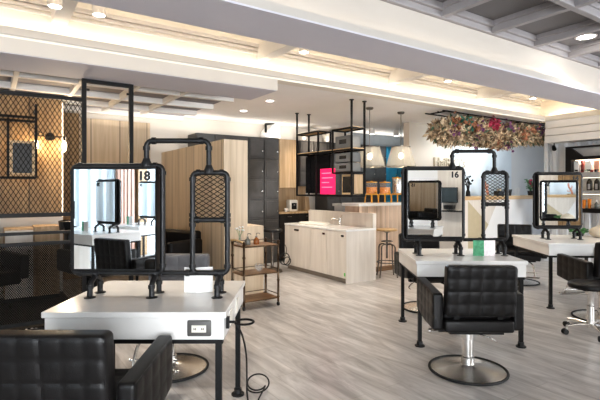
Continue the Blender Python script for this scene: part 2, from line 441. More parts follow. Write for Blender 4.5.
# dropped beam and coffer grid on the left (ends where the flat ceiling begins)
tE = 2.865
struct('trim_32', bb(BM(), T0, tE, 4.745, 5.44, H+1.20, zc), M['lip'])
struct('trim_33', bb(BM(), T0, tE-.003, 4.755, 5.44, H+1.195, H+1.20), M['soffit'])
bm = BM()
for p, w in ((5.97,.04),(6.7,.04),(7.4,.04),(8.05,.04)): bb(bm, T0, tE, p-w, p+w, H+1.248, zc+.004)
struct('trim_42', bb(BM(), T0, tE, 5.43, 8.15, zc-.004, zc+.01), M['leftpanel'])
struct('trim_34', bm, M['white'], bevel=.008)
bm = BM()
for t in (-3.5,-2.9,-2.27,-1.65,-1.02,-.4,.23,.88,1.50,2.10): bb(bm, t-.028, t+.028, 5.43, 7.9, H+1.252, zc+.004)
struct('trim_35', bm, M['white'], bevel=.008)

# ---- downlights and spotlights
def downlight(t, p, z, label, r=.055):
    o = thing('downlight', label, 'ceiling light', rt(t, p, z), TH)
    bm = BM(); lathe(bm, [(r*1.25,0),(r*1.25,-.006),(r,-.01),(r,0)], seg=24); obj('ring', bm, M['white'], o)
    bm = BM(); lathe(bm, [(0,-.004),(r,-.004)], seg=24); obj('lens', bm, M['down'], o)
def at_plane(u, v, h):
    Y = F*h/(HV-v); return TP_(X_(u,Y), Y)
t, p = at_plane(243.5, 110.5, 1.33); downlight(t, p, zc, 'round recessed downlight in flat ceiling, the farther of the two above the lockers')
t, p = at_plane(270, 100.5, 1.33); downlight(t, p, zc, 'round recessed downlight in flat ceiling, nearest the end of the cream beam')
t, p = at_plane(586, 36.5, 1.93); downlight(t, p, H+1.93, 'large recessed downlight in a grey coffer at the upper right', .10)
spots = [(55,-1,'leftmost white track spotlight beside a cross beam of the cream cove'), (99,8,'white track spotlight right of the leftmost cross beam in the cream cove'),
         (304,47,'white track spotlight in the cove near the middle of the photo'), (448,77,'white track spotlight in the cove between two cross beams above the bar lamps'),
         (533,95,'white track spotlight in the cove near its right end')]
for u, v, lb in spots:
    p = 4.05; t = T_(u, p); Y = C_*p + S_*t; z = Z_(v, Y)
    o = thing('track_spotlight', lb, 'spotlight', rt(t, p, z), TH, 'spotlights in the ceiling cove')
    bm = BM(); cyl(bm, (0,0,.05), (0,0,zt-z), .012); bx(bm, (0,0,zt-z-.015), (.16,.05,.03)); obj('stem', bm, M['white'], o)
    bm = BM(); lathe(bm, [(0,.06),(.045,.06),(.05,.05),(.055,-.06),(.048,-.06),(.046,-.045),(0,-.045)], seg=20); obj('lamp_head', bm, M['white'], o)
    bm = BM(); lathe(bm, [(0,-.05),(.046,-.05)], seg=20); obj('lens', bm, M['down'], o)

# ================================================================= STYLING STATIONS
HT = .783
def station_table(name_label, loc, rz, w, d, outlet=None, foot=True):
    o = thing('styling_table', name_label, 'table', loc, rz)
    bm = BM(); bb(bm, -w/2, w/2, -d/2, d/2, HT-.032, HT); obj('tabletop', bm, M['marble'], o, bevel=.004)
    bm = BM(); bb(bm, -w/2+.012, w/2-.012, -d/2+.012, d/2-.012, HT-.147, HT-.033); obj('apron', bm, M['marble'], o, bevel=.003)
    bm = BM()
    for s in (-1, 1):
        bb(bm, -w/2+.02, w/2-.02, s*(d/2-.04)-.015, s*(d/2-.04)+.015, HT-.172, HT-.148)
        bb(bm, s*(w/2-.04)-.015, s*(w/2-.04)+.015, -d/2+.055, d/2-.055, HT-.172, HT-.148)
    obj('underframe', bm, M['black'], o)
    for sx in (-1, 1):
        for sy in (-1, 1):
            x, y = sx*(w/2-.045), sy*(d/2-.045)
            bm = BM(); bb(bm, x-.016, x+.016, y-.016, y+.016, .012, HT-.172); l = obj('leg', bm, M['black'], o)
            if foot:
                bm = BM(); lathe(bm, [(0,0),(.045,0),(.045,.01),(.028,.014),(.026,.045),(0,.045)], (x,y,0), 20); obj('floor_flange', bm, M['iron'], l)
    if outlet is not None:
        bm = BM(); rbox(bm, (outlet, -d/2+.008, HT-.085), (.125,.02,.083), .008, (2,1,2)); pl = obj('outlet_plate', bm, M['plate'], o)
        bm = BM(); bx(bm, (outlet, -d/2-.003, HT-.085), (.075,.01,.036)); sk = obj('socket', bm, M['socket'], pl)
        for q in (-.02, .02):
            bm = BM()
            for e in (-.005, .005): bx(bm, (outlet+q+e, -d/2-.0085, HT-.085), (.0025,.002,.012))
            bx(bm, (outlet+q, -d/2-.0083, HT-.085), (.012,.001,.003)); obj('socket_slots', bm, M['print'], pl)
    return o
def collar(bm, p, axis, r, l=.03):
    d = Vector(axis)*l/2; p = Vector(p); cyl(bm, p-d, p+d, r, seg=14)
def station_mirror(label, loc, rz, s=1.0, number='18', screen=True, back=True):
    """pipe-framed double mirror; drawn in metres for the near station, scaled about the tabletop"""
    o = thing('styling_mirror', label, 'mirror', (loc[0], loc[1], HT), rz); o.scale = (s, s, s)
    Z = lambda z: z - HT
    r = .0158; x0, x1, z0, z1 = -.505, .036, Z(.918), Z(1.567)
    bm = BM(); tube(bm, rrect(x0, x1, z0, z1, 0, .032, 5), r, 12, True)
    for (x, z, ax) in ((x0,z1-.045,(0,0,1)),(x0+.045,z1,(1,0,0)),(x1,z1-.045,(0,0,1)),(x1-.045,z1,(1,0,0)),(x0,z0+.045,(0,0,1)),(x0+.045,z0,(1,0,0)),(x1,z0+.045,(0,0,1))):
        collar(bm, (x,0,z), ax, r*1.3, .022)
    obj('mirror_pipe_frame', bm, M['iron'], o)
    bm = BM(); rbox(bm, (-.2385, 0, Z(1.2475)), (.497, .104, .625), .006, (2,1,2)); cs = obj('mirror_casing', bm, M['black'], o)
    for sd in ((-1, 1) if back else (-1,)):
        bm = BM(); bb(bm, -.474, .007, sd*.054-.0015, sd*.054+.0015, Z(.951), Z(1.543)); obj('mirror_glass', bm, M['mirror'], cs)
    xs = []
    text('number_sticker', number, .074, M['print'], o, (-.058, -.0575, Z(1.502)), bold=.003, label='black number %s sticker on the glass' % number)
    feet = [-.373, -.008]
    if screen:
        feet.append(.378)
        a, b, zb, zm, zu = .217, .428, z0, Z(1.239), Z(1.525)
        bm = BM(); tube(bm, rrect(a, b, zb, zu, 0, .03, 5), r, 12, True)
        tube(bm, [(a,0,zm),(b,0,zm)], r, 12); tube(bm, [(x1,0,z0),(a+.03,0,z0)], r, 12)
        for x in (a, b):
            for z in (zm, zm-.03, zm+.03, zu-.04, zb+.04): collar(bm, (x,0,z), (0,0,1), r*1.3, .022)
            collar(bm, (x+(.03 if x == a else -.03),0,zm), (1,0,0), r*1.3, .02)
        for x in (a+.035, b-.035): collar(bm, (x,0,zu), (1,0,0), r*1.3, .022)
        collar(bm, (a-.03,0,z0), (1,0,0), r*1.3, .022)
        obj('screen_pipe_frame', bm, M['iron'], o)
        bm = BM(); nx, nz_ = 4, 9; x_a, x_b, z_a, z_b = a+.014, b-.014, zm+.014, zu-.014
        w, h = (x_b-x_a)/nx, (z_b-z_a)/nz_
        for j in range(nz_):
            for sg in (-1, 1):
                zz = z_a + h*(j+.5)
                pts = [(x_a + w*i/2, 0, zz + (sg*h/2 if i % 2 else 0)) for i in range(2*nx+1)]
                tube(bm, pts, .0028, 5)
        obj('expanded_mesh', bm, M['black'], o)
        ax0, ax1, az = -.062, .316, Z(1.718); q = .035
        bm = BM(); tube(bm, [(ax0,0,z1),(ax0,0,az-q)] + arc((ax0+q,0,az-q), q, 180, 90, 5)[1:] + arc((ax1-q,0,az-q), q, 90, 0, 5) + [(ax1,0,zu)], r, 12)
        for x, zz in ((ax0,z1),(ax1,zu)):
            lathe(bm, [(r*1.2,.045),(r*1.5,.03),(r*1.9,.018),(r*1.9,-.005)], (x,0,zz), 14)
        for x in (ax0, ax1):
            collar(bm, (x,0,az-.045), (0,0,1), r*1.35, .024); collar(bm, (x+(.045 if x == ax0 else -.045),0,az), (1,0,0), r*1.35, .024)
        obj('arch_pipe', bm, M['iron'], o)
    for x in feet:
        bm = BM()
        for sy in (-1, 1):
            tube(bm, [(x,0,z0-.005),(x,sy*.022,z0-.03),(x,sy*.055,z0-.045),(x,sy*.07,z0-.062),(x,sy*.07,.004)], r*1.02, 12)
            collar(bm, (x,sy*.07,z0-.07), (0,0,1), r*1.3, .022)
        collar(bm, (x,0,z0-.015), (0,0,1), r*1.45, .035); collar(bm, (x,0,z0), (1,0,0), r*1.35, .06)
        ft = obj('pipe_foot', bm, M['iron'], o)
        for sy in (-1, 1):
            bm = BM(); lathe(bm, [(0,.0005),(.033,.0005),(.033,.005),(.022,.008),(0,.008)], (x,sy*.07,0), 18); obj('table_flange', bm, M['iron'], ft)
    return o
def at_station(c, rz, x, y): return (c[0]+x*math.cos(rz)-y*math.sin(rz), c[1]+x*math.sin(rz)+y*math.cos(rz))

S18 = ((-.868, 2.817), 0.0)
tb18 = station_table('white box-apron styling table in the left foreground under the number 18 mirror', (-.868,2.817,0), 0, .964, .842, outlet=.342)
# hair-dryer ring on its right end, small plates
bm = BM(); torus(bm, (.482+.085, -.33, .707), .05, .006, 'z', 28, 8); cyl(bm, (.47,-.33,.707), (.517,-.33,.707), .007); bb(bm, .47,.486,-.345,-.315,.675,.735)
obj('dryer_ring', bm, M['black'], tb18)
for a_ in (.07, -.185):
    bm = BM(); bb(bm, .468,.476,a_-.04,a_+.04,.655,.735); obj('end_plate', bm, M['ivory'], tb18)
m18 = station_mirror('pipe-framed mirror numbered 18 with mesh side screen on the left foreground table', (-.868,2.787), 0, 1.0, '18')
S16 = ((1.555, 4.57), math.radians(-1.5))
tb16 = station_table('white box-apron styling table in the middle, below the mirror numbered 16', S16[0]+(0,), S16[1], 1.0, .88, outlet=None)
station_mirror('pipe-framed mirror numbered 16 with mesh side screen on the middle table', at_station(*S16, .016, -.03), S16[1], 1.09, '16')
S14 = ((3.52, 6.0), math.radians(-3.5))
tb14 = station_table('white box-apron styling table at right edge, below the mirror numbered 14', S14[0]+(0,), S14[1], 1.05, 1.10, outlet=.07)
station_mirror('pipe-framed mirror numbered 14 without a side screen on the right table', at_station(*S14, .085, -.03), S14[1], 1.09, '14', screen=False)

# power cord from the dryer ring down to loops on the floor
x0, y0 = -.868+.482, 2.817
pts = [(x0+.03,y0-.295,.69),(x0+.055,y0-.2,.60),(x0+.05,y0+.05,.40),(x0+.035,y0+.22,.2),(x0+.03,y0+.27,.06),(x0+.04,y0+.25,.012)]
cx, cy = X_(258,3.3), 3.30
for k in range(0, 30):
    a = -2.6 + k*2*PI/22; rr = .085 - .0006*k
    pts.append((cx+rr*math.cos(a), cy-.02+rr*1.0*math.sin(a), .010+.0005*k+.03*(1+math.sin(a))))
pts.append((cx+.02, cy-.2, .007))
def smooth_path(P, n=4):
    P = [Vector(p) for p in P]; out = []
    for i in range(len(P)-1):
        a, b, c, d = P[max(i-1,0)], P[i], P[i+1], P[min(i+2,len(P)-1)]
        for k in range(n):
            t = k/n
            out.append(.5*((2*b)+(c-a)*t+(2*a-5*b+4*c-d)*t*t+(3*b-a-3*c+d)*t**3))
    out.append(P[-1]); return out
bm = BM(); tube(bm, smooth_path(pts), .0055, 8)
tag(obj('power_cord', bm, M['rubber']), 'black power cord hanging beside the left table and looped on the floor', 'cord')

# leaflets
def leaflet(label, loc, rz, w1, w2, h, ma, mb, s=1):
    o = thing('folded_leaflet', label, 'leaflet', loc, rz)
    for nm, w, sg, mm in (('left_page', w1, -1, ma), ('right_page', w2, 1, mb)):
        bm = BM(); a = math.radians(13); c, d = math.cos(a)*w*sg, math.sin(a)*w
        n = Vector((-d*sg, c*sg, 0)).normalized()*.0012
        prism(bm, [(-n.x,-n.y),(c-n.x,d-n.y),(c+n.x,d+n.y),(n.x,n.y)], .001, h, 'xy')
        obj(nm, bm, mm, o)
    return o
Y = 2.84
leaflet('plain white folded leaflet standing under the mesh screen of mirror 18', (X_(196,Y)+.002,Y+.0,HT+.001), math.radians(4), .078, .10, .157, M['card'], M['card'])
Y = 4.62
g = leaflet('green and white folded leaflet standing on the table of mirror 16', (X_(482.5,Y)-.065, Y-.20, HT+.001), math.radians(2), .10, .125, .150, M['green'], M['floral'])
bm = BM(); bx(bm, (-.045,.018,.125), (.055,.002,.018)); bx(bm, (-.05,.02,.045), (.05,.002,.03)); q = obj('print_blocks', bm, M['card'], g); q.rotation_euler.z = -math.radians(13)

# ================================================================= SALON CHAIRS (faces local +y)
def make_chair(label, seatm='leather'):
    o = thing('salon_chair', label, 'chair'); Lm = M[seatm]
    bm = BM(); lathe(bm, [(0,.062),(.045,.06),(.06,.052),(.10,.042),(.17,.030),(.24,.019),(.285,.012),(.285,.002),(0,.002)], seg=56); obj('base_disc', bm, M['chrome'], o, 50)
    bm = BM(); torus(bm, (0,0,.011), .291, .0105, 'z', 64, 10); obj('rubber_ring', bm, M['rubber'], o)
    bm = BM(); lathe(bm, [(.05,.055),(.048,.11),(.04,.115),(.04,.25),(.046,.255),(.046,.345),(0,.345)], seg=28); obj('pump_column', bm, M['chrome'], o)
    bm = BM(); bb(bm, -.2,.2,-.2,.2,.345,.372); bb(bm, -.27,.27,-.17,-.13,.355,.385); bb(bm, -.27,.27,.13,.17,.355,.385); obj('seat_plate', bm, M['black'], o)
    bm = BM(); tube(bm, smooth_path([(.03,-.03,.30),(.12,-.10,.295),(.20,-.06,.245),(.205,.02,.235)]), .007, 8); obj('pump_lever', bm, M['chrome'], o)
    bm = BM(); rbox(bm, (0,.01,.42), (.505,.555,.09), .018, (4,4,2)); obj('seat_base', bm, Lm, o)
    bm = BM(); rbox(bm, (0,.04,.487), (.50,.52,.055), .022, (30,30,2), (2,5,5,.008)); obj('seat_cushion', bm, Lm, o)
    def tp(v): v.co.y -= (v.co.z+.19)*.10
    bm = BM(); rbox(bm, (0,-.245,.685), (.505,.105,.375), .026, (42,3,28), (1,5,6,.006) if False else (1,4,6,.007), tp); obj('backrest', bm, Lm, o)
    for sx in (-1, 1):
        bm = BM(); bb(bm, sx*.16-.02,sx*.16+.02,-.235,-.21,.40,.52); obj('back_bracket', bm, M['black'], o)
    for sx in (-1, 1):
        def ta(v):
            if v.co.z > 0: v.co.z += .012*(v.co.y/.27)
            else: v.co.z += .035*max(0, v.co.y/.27)
        bm = BM(); rbox(bm, (sx*.295,.035,.525), (.082,.545,.285), .02, (3,36,20), (0,5,3,.007), ta); obj('armrest', bm, Lm, o)
    bm = BM()
    for sx in (-1, 1): tube(bm, smooth_path([(sx*.11,.18,.34),(sx*.12,.36,.33),(sx*.13,.44,.24),(sx*.13,.47,.17)]), .011, 10)
    tube(bm, [(-.19,.475,.165),(.19,.475,.165)], .013, 10); tube(bm, [(-.17,.43,.225),(.17,.43,.225)], .009, 10)
    fr = obj('footrest', bm, M['chrome'], o)
    bm = BM(); rbox(bm, (0,.49,.168), (.34,.08,.014), .005, (2,2,1)); obj('foot_plate', bm, M['steel'], fr)
    return o
ch = make_chair('black quilted leather salon chair in the left foreground, cut by the bottom edge')
ch.location = (-.985, 2.055, 0)
dup(ch, (1.32,3.62,0), math.radians(-1.5), 'black quilted leather salon chair with chrome base before the number 16 mirror')
far = dup(ch, (-1.03,3.66,0), PI, 'quilted grey salon chair facing the camera behind the left table')
for c in far.children:
    if c.name.split('.')[0] in ('seat_cushion','backrest','armrest'):
        c.data = c.data.copy(); c.data.materials[0] = M['gleather']
dup(ch, (1.52,5.52,0), PI+.08, 'black quilted salon chair facing the camera behind the middle table')
dup(ch, (3.36,7.08,0), PI-.25, 'black quilted salon chair between the right table and the reception counter')
dup(ch, (3.35,5.10,0), math.radians(2), 'black quilted salon chair at right edge, its left arm behind the wheeled stool')

# wheeled stool at the right edge
o = thing('rolling_stool', 'black round-seat rolling stool with chrome five-star base at the right edge', 'stool', (2.875,4.55,0), .3)
bm = BM(); lathe(bm, [(0,.515),(.12,.514),(.18,.506),(.197,.49),(.2,.47),(.19,.452),(.15,.446),(0,.446)], seg=40); obj('seat', bm, M['leather'], o, 60)
bm = BM(); lathe(bm, [(0,.446),(.05,.44),(.03,.41),(.027,.28),(.034,.275),(.034,.10),(.05,.095),(.05,.065),(0,.065)], seg=20); obj('gas_column', bm, M['chrome'], o)
for k in range(5):
    a = 2*PI*k/5 + .4; c, s = math.cos(a), math.sin(a)
    bm = BM(); tube(bm, [(.04*c,.04*s,.09),(.15*c,.15*s,.095),(.25*c,.25*s,.082)], [.02,.016,.012], 10); cyl(bm, (.25*c,.25*s,.085), (.25*c,.25*s,.05), .008)
    g = obj('base_arm', bm, M['chrome'], o)
    bm = BM()
    for e in (-.013, .013):
        q = (.265*c - e*s, .265*s + e*c, .027)
        cyl(bm, (q[0]+.008*s, q[1]-.008*c, q[2]), (q[0]-.008*s, q[1]+.008*c, q[2]), .027, seg=18)
    obj('caster', bm, M['rubber'], g)

# ================================================================= BAR CART
Y0 = 653.2/(311-190)
o = thing('bar_cart', 'brass three-shelf trolley with dark wood shelves beside the pale wood partition', 'cart', (X_(244,Y0), Y0, 0), TH)
cart = o; CW, CD = .47, .31
for z, nm in ((.755,'top'),(.42,'middle'),(.108,'low')):
    bm = BM(); bb(bm, 0, CW, 0, CD, z-.02, z); sh = obj('shelf', bm, M['shelfwood'], o, bevel=.003)
    bm = BM(); g = z+.035
    for (a, b) in (((0,0),(CW,0)),((CW,0),(CW,CD)),((CW,CD),(0,CD)),((0,CD),(0,0))):
        if a == (0,0) and b == (CW,0): continue
        tube(bm, [(a[0],a[1],g),(b[0],b[1],g)], .005, 8)
    tube(bm, [(0,-.004,z-.01),(CW,-.004,z-.01)], .008, 8)
    obj('rail', bm, M['brass'], sh)
for x in (0, CW):
    for y in (0, CD):
        bm = BM(); lathe(bm, [(.014,.05),(.014,.10),(.02,.11),(.014,.125),(.014,.30),(.02,.315),(.014,.33),(.014,.60),(.021,.62),(.014,.64),(.014,.755),(.02,.77),(.014,.79),(.018,.80),(0,.815)], (x,y,0), 14)
        lg = obj('post', bm, M['brass'], o)
        bm = BM(); cyl(bm, (x-.009,y,.024), (x+.009,y,.024), .024, seg=18); obj('caster', bm, M['rubber'], lg)
bm = BM(); tube(bm, smooth_path([(-.0,.02,.80),(-.03,.02,.81),(-.035,CD/2,.82),(-.03,CD-.02,.81),(0,CD-.02,.80)]), .011, 10); obj('handle', bm, M['seatwood'], o)
def cart_pt(x, y, z): return (o.location.x + x*C_ - y*S_, o.location.y + x*S_ + y*C_, z)
for lb, gm, x in (('grey glass pump bottle on top of the bar cart','greyglass',.12),('amber glass pump bottle on top of the bar cart','amberglass',.24)):
    b = thing('pump_bottle', lb, 'bottle', cart_pt(x, .14, .7565), 0)
    bm = BM(); lathe(bm, [(0,0),(.034,0),(.036,.01),(.036,.045),(.03,.062),(.014,.075),(.012,.085),(0,.085)], seg=20); obj('bottle_body', bm, M[gm], b)
    bm = BM(); lathe(bm, [(0,.085),(.013,.085),(.013,.1),(.004,.102),(.004,.135),(0,.135)], seg=12); tube(bm, [(0,0,.132),(.03,0,.135),(.045,0,.122)], .005, 8); obj('pump_top', bm, M['steel'], b)
b = thing('flower_vase', 'small clear glass vase with pale flowers at the left end of the cart', 'vase', cart_pt(.045,.20,.7565), 0)
bm = BM(); lathe(bm, [(0,0),(.03,.0),(.034,.04),(.016,.08),(.014,.12),(.02,.13)], seg=18); obj('vase_body', bm, M['clear'], b)
bm = BM()
for k in range(7):
    a = k*2.4; e = (.045*math.cos(a), .045*math.sin(a), .17+.02*(k%3)); tube(bm, [(0,0,.02),(e[0]*.3,e[1]*.3,.12),e], .0018, 5)
obj('stems', bm, M['plant'], b)
bm = BM()
for k in range(7):
    a = k*2.4; sph(bm, (.045*math.cos(a), .045*math.sin(a), .175+.02*(k%3)), (.014,.014,.011), 8, 6)
obj('blossoms', bm, M['card'], b)
b = thing('glass_bowl', 'clear ribbed glass bowl on the middle shelf of the bar cart', 'bowl', cart_pt(.27,.13,.4215), 0)
bm = BM(); lathe(bm, [(0,0),(.03,0),(.045,.03),(.055,.085),(.052,.085),(.042,.034),(.028,.006),(0,.006)], seg=20); obj('bowl_body', bm, M['clear'], b)
bm = BM(); torus(bm, (0,0,.086), .0535, .003, 'z', 24, 6); obj('rim', bm, M['chrome'], b)
b = thing('towel_hoop', 'black wire hoop rack hanging at the right end of the bar cart', 'rack', cart_pt(CW+.10,.0,.66), TH)
bm = BM(); tube(bm, smooth_path([(0,0,.08),(.02,0,.02),(.02,.02,-.05),(0,.04,-.08)]), .006, 8); obj('hook', bm, M['steel'], b)
bm = BM(); torus(bm, (-.02,-.02,-.09), .07, .006, 'y', 28, 8); torus(bm, (.01,-.03,-.12), .05, .006, 'y', 28, 8); obj('hoop', bm, M['black'], b)

# ================================================================= PALE WOOD PARTITION BLOCK
Yc = 6.0; tc0, pc0 = TP_(X_(224,Yc), Yc)
zb = Z_(139, Yc)
bm = BM(); bb(bm, tc0-.0, tc0+.345, pc0, P1-.02, 0, zb); bb(bm, tc0+.345, tc0+.59, pc0, pc0+.5, 0, .93)
tag(obj('wood_partition', bm, M['oakwall'] if False else wood('partition_oak', (.55,.43,.30), (.69,.565,.42), (16,16,.5), .5, plank=.33, axis=1, dark=.95), None, 0), 'pale wood partition block with a lower step behind the bar cart', 'partition').rotation_euler.z = TH

# ================================================================= LOCKERS ALONG THE BACK WALL
ZL = 2.43; pl = 7.75
def locker_column(t0, w, mm, label, group=None, z0=.08, rows=6):
    o = thing('locker', label, 'locker', rt(t0, pl, 0), TH, group)
    bm = BM(); bb(bm, .002, w-.002, .0, .43, 0, ZL); obj('carcass', bm, M[mm], o)
    hh = (ZL-.03-z0)/rows
    for k in range(rows):
        za, zb_ = z0+hh*k+.008, z0+hh*(k+1)-.008
        bm = BM(); bb(bm, .014, w-.014, -.018, -.001, za, zb_); bb(bm, .045, w-.045, -.024, -.018, za+.035, zb_-.035)
        d = obj('door', bm, M[mm], o, bevel=.003)
        bm = BM(); lathe(bm, [(0,.022),(.012,.02),(.012,.004),(.008,0),(0,0)], seg=12); xf(bm, Matrix.Translation((w-.045,-.018,za+hh*.38)) @ Matrix.Rotation(PI/2,4,'X'))
        obj('knob', bm, M['chrome'], d)
    return o
tl0 = T_(187, pl); wl = .34
tL = T_(248, pl); n = 0
names = ['charcoal locker column directly right of the pale wood partition', 'charcoal locker column right of the partition, next to the wood wall cabinet']
locker_column(tL, wl, 'locker', names[0]); locker_column(tL+wl, wl, 'locker', names[1])
for k in range(3):
    locker_column(tL-wl*(k+1), wl, 'locker', 'charcoal lockers mostly hidden behind the slanting top of the pale partition', 'lockers behind the partition')
tW = tL + 2*wl + .01           # wood wall cabinet + kitchenette niche
wcab = .42
o = thing('wall_cabinet', 'tall light wood wall cabinet between the lockers and the hanging frame', 'cabinet', rt(tW, pl, 0), TH)
bm = BM(); bb(bm, 0, wcab, .02, .42, Z_(188,9.0), ZL); obj('carcass', bm, M['oak'], o)
bm = BM(); bb(bm, .004, wcab-.004, 0, .019, Z_(188,9.0)+.004, ZL-.004); obj('door', bm, M['oak'], o, bevel=.002)
struct('trim_36', bb(BM(), tW, tW+.92, 8.17, 8.2, 0, 1.5), M['oak'])
zk = Z_(212.5, 9.0)
o = thing('kitchen_base_cabinet', 'low kitchenette cabinet with wood counter behind the sink island', 'cabinet', rt(tW, pl, 0), TH)
bm = BM(); bb(bm, 0, .94, .0, .42, zk-.035, zk); obj('countertop', bm, M['oak'], o)
bm = BM(); bb(bm, .01, .93, .03, .42, .08, zk-.036); obj('carcass', bm, M['dark'], o)
for k in range(2):
    bm = BM(); bb(bm, .015+.455*k, .465+.455*k, .012, .029, .1, zk-.05); d = obj('door', bm, M['dark'], o, bevel=.002)
    bm = BM(); bb(bm, .2+.455*k, .29+.455*k, -.004, .012, zk-.1, zk-.088); obj('handle', bm, M['steel'], d)
# coffee machine, small cup, wooden block
t = T_(293, pl+.18); b = thing('coffee_machine', 'small white coffee machine on the kitchenette counter', 'coffee machine', rt(t, pl+.18, zk), TH)
bm = BM(); rbox(bm, (0,.04,.12), (.20,.16,.24), .03, (3,3,3)); obj('housing', bm, M['ivory'], b)
bm = BM(); bx(bm, (.0,-.042,.11), (.12,.012,.13)); obj('front_panel', bm, M['dark'], b)
bm = BM(); cyl(bm, (0,-.05,.15), (0,-.05,.12), .018); obj('spout', bm, M['steel'], b)
t = T_(286, pl+.15); b = thing('white_cup', 'white cup left of the coffee machine', 'cup', rt(t, pl+.15, zk), TH)
bm = BM(); lathe(bm, [(0,0),(.025,0),(.04,.07),(.036,.07),(.022,.006),(0,.006)], seg=18); obj('cup_body', bm, M['card'], b)
bm = BM(); torus(bm, (.048,0,.036), .018, .004, 'y', 16, 6); obj('cup_handle', bm, M['card'], b)
t = T_(309, pl+.2); b = tag(obj('wooden_board', xf(rbox(BM(), (0,0,.15), (.11,.03,.30), .01, (2,2,2)), Matrix.Rotation(-.15,4,'X')), M['oak']), 'small wooden board leaning on the kitchenette counter behind the sink', 'board'); b.location = rt(t, pl+.25, zk+.004); b.rotation_euler.z = TH
# lockers further right
tX = tW + wcab + .07
k = 0
while tX < 8.9:
    u = 300 + F*W_(tX+.17, pl)[0]/W_(tX+.17, pl)[1]
    blue = u > 387
    if tX < tW + .9:         # hang above the kitchenette
        o = thing('wall_locker', 'charcoal locker doors above the kitchenette behind the hanging frame', 'locker', rt(tX, pl, 0), TH, 'lockers above the kitchenette')
        bm = BM(); bb(bm, .002, .338, 0, .42, 1.5, ZL); obj('carcass', bm, M['locker'], o)
        for j in range(3):
            bm = BM(); bb(bm, .014,.326,-.018,-.001, 1.51+.305*j, 1.51+.305*j+.29); bb(bm, .045,.295,-.024,-.018,1.545+.305*j,1.765+.305*j); d = obj('door', bm, M['locker'], o, bevel=.003)
            bm = BM(); sph(bm, (.295,-.03,1.62+.305*j), .011, 8, 6); obj('knob', bm, M['chrome'], d)
    else:
        locker_column(tX, .34, 'bluelock' if blue else 'locker', 'teal-blue locker seen between the glass pendant lamps' if blue else 'charcoal locker seen behind the bar and pendant lamps', 'teal lockers behind the bar' if blue else 'charcoal lockers behind the bar')
    tX += .345; k += 1
# duct box above lockers, with a bracket
ta, tb_ = T_(266, 7.95), T_(279, 7.95)
b = thing('air_duct', 'white angular duct box at the ceiling above the lockers', 'duct', rt(ta, 7.9, 0), TH)
bm = BM(); prism(bm, [(0,2.46),(tb_-ta,2.46),(tb_-ta,zc-.002),(.14,zc-.002),(0,zc-.18)], 0, .28, 'xz'); obj('duct_body', bm, M['ceil'], b)
bm = BM(); bb(bm, -.05,-.02,-.02,.02,zc-.2,zc-.02); prism(bm, [(-.02,zc-.05),(.15,zc-.02),(.15,zc-.002),(-.05,zc-.02)], -.02, .02, 'xz'); obj('bracket', bm, M['black'], b)
# boxes stored on top of lockers behind the hanging frame
for u0, u1, h, lb in ((303,318,.20,'white carton on top of the lockers behind the left hanging post'),(326,349,.24,'beige carton on top of the lockers beside the hanging shelf box')):
    a, c = T_(u0, pl+.2), T_(u1, pl+.2)
    b = tag(obj('storage_box', rbox(BM(), ((c-a)/2,0,h/2), (c-a,.28,h), .006, (1,1,1)), M['wall']), lb, 'box'); b.location = rt(a, pl+.2, ZL); b.rotation_euler.z = TH

# ================================================================= SINK ISLAND
x, y = .698, 6.92; tS, pS = TP_(x, y)
CL, CDp = 1.75, .60; ZS = .82
o = thing('sink_island', 'pale wood sink island with three doors and raised splashback', 'cabinet', (x, y, 0), TH)
# local x along e1 (depth), local y along e2 (length); long doors face -x
bm = BM(); bb(bm, .05, CDp-.001, .02, CL-.02, 0, .075); obj('plinth', bm, M['plinth'], o)
bm = BM(); bb(bm, .02, CDp-.012, .02, CL, .075, ZS-.03); obj('carcass', bm, M['pale'], o)
bm = BM(); bb(bm, 0, CDp, 0, .02, 0, ZS-.03); obj('end_panel', bm, M['pale'], o)
bm = BM(); bb(bm, -.008, CDp, -.008, CL, ZS-.03, ZS); obj('countertop', bm, M['marble'], o, bevel=.004)
bm = BM(); bb(bm, CDp-.07, CDp, -.008, CL, ZS, ZS+.23); obj('splashback', bm, M['pale'], o, bevel=.003)
ys = [.022, .50, .93, CL]
for a, b_ in zip(ys, ys[1:]):
    bm = BM(); bb(bm, 0, .019, a+.004, b_-.004, .078, ZS-.035); d = obj('door', bm, M['pale'], o, bevel=.002)
    yy = a+.07 if b_ < CL else (a+b_)/2+.02
    bm = BM(); bb(bm, -.006, .004, yy-.03 if b_ < CL else yy-.07, yy+.03 if b_ < CL else yy+.07, ZS-.115, ZS-.085); obj('handle', bm, M['dark'], d)
bm = BM(); lathe(bm, [(.30,0),(.31,.015),(.305,.03),(.285,.03),(.27,.01),(.24,.002),(0,.002)], seg=40); xf(bm, Matrix.Translation((.27,1.20,ZS)) @ Matrix.Diagonal((.72,1.15,1,1))); obj('sink_basin', bm, M['ivory'], o)
bm = BM(); lathe(bm, [(0,0),(.028,0),(.028,.02),(.02,.03),(.02,.13),(0,.135)], (.44,.70,ZS), 18); tube(bm, smooth_path([(.44,.70,ZS+.08),(.41,.75,ZS+.115),(.37,.84,ZS+.115),(.36,.86,ZS+.09)]), .012, 10); tube(bm, [(.44,.70,ZS+.13),(.46,.66,ZS+.17)], .008, 8); obj('tap', bm, M['chrome'], o)
bm = BM(); bx(bm, (-.001,.04,.14), (.004,.03,.05)); obj('sticker', bm, M['sticker'], o)

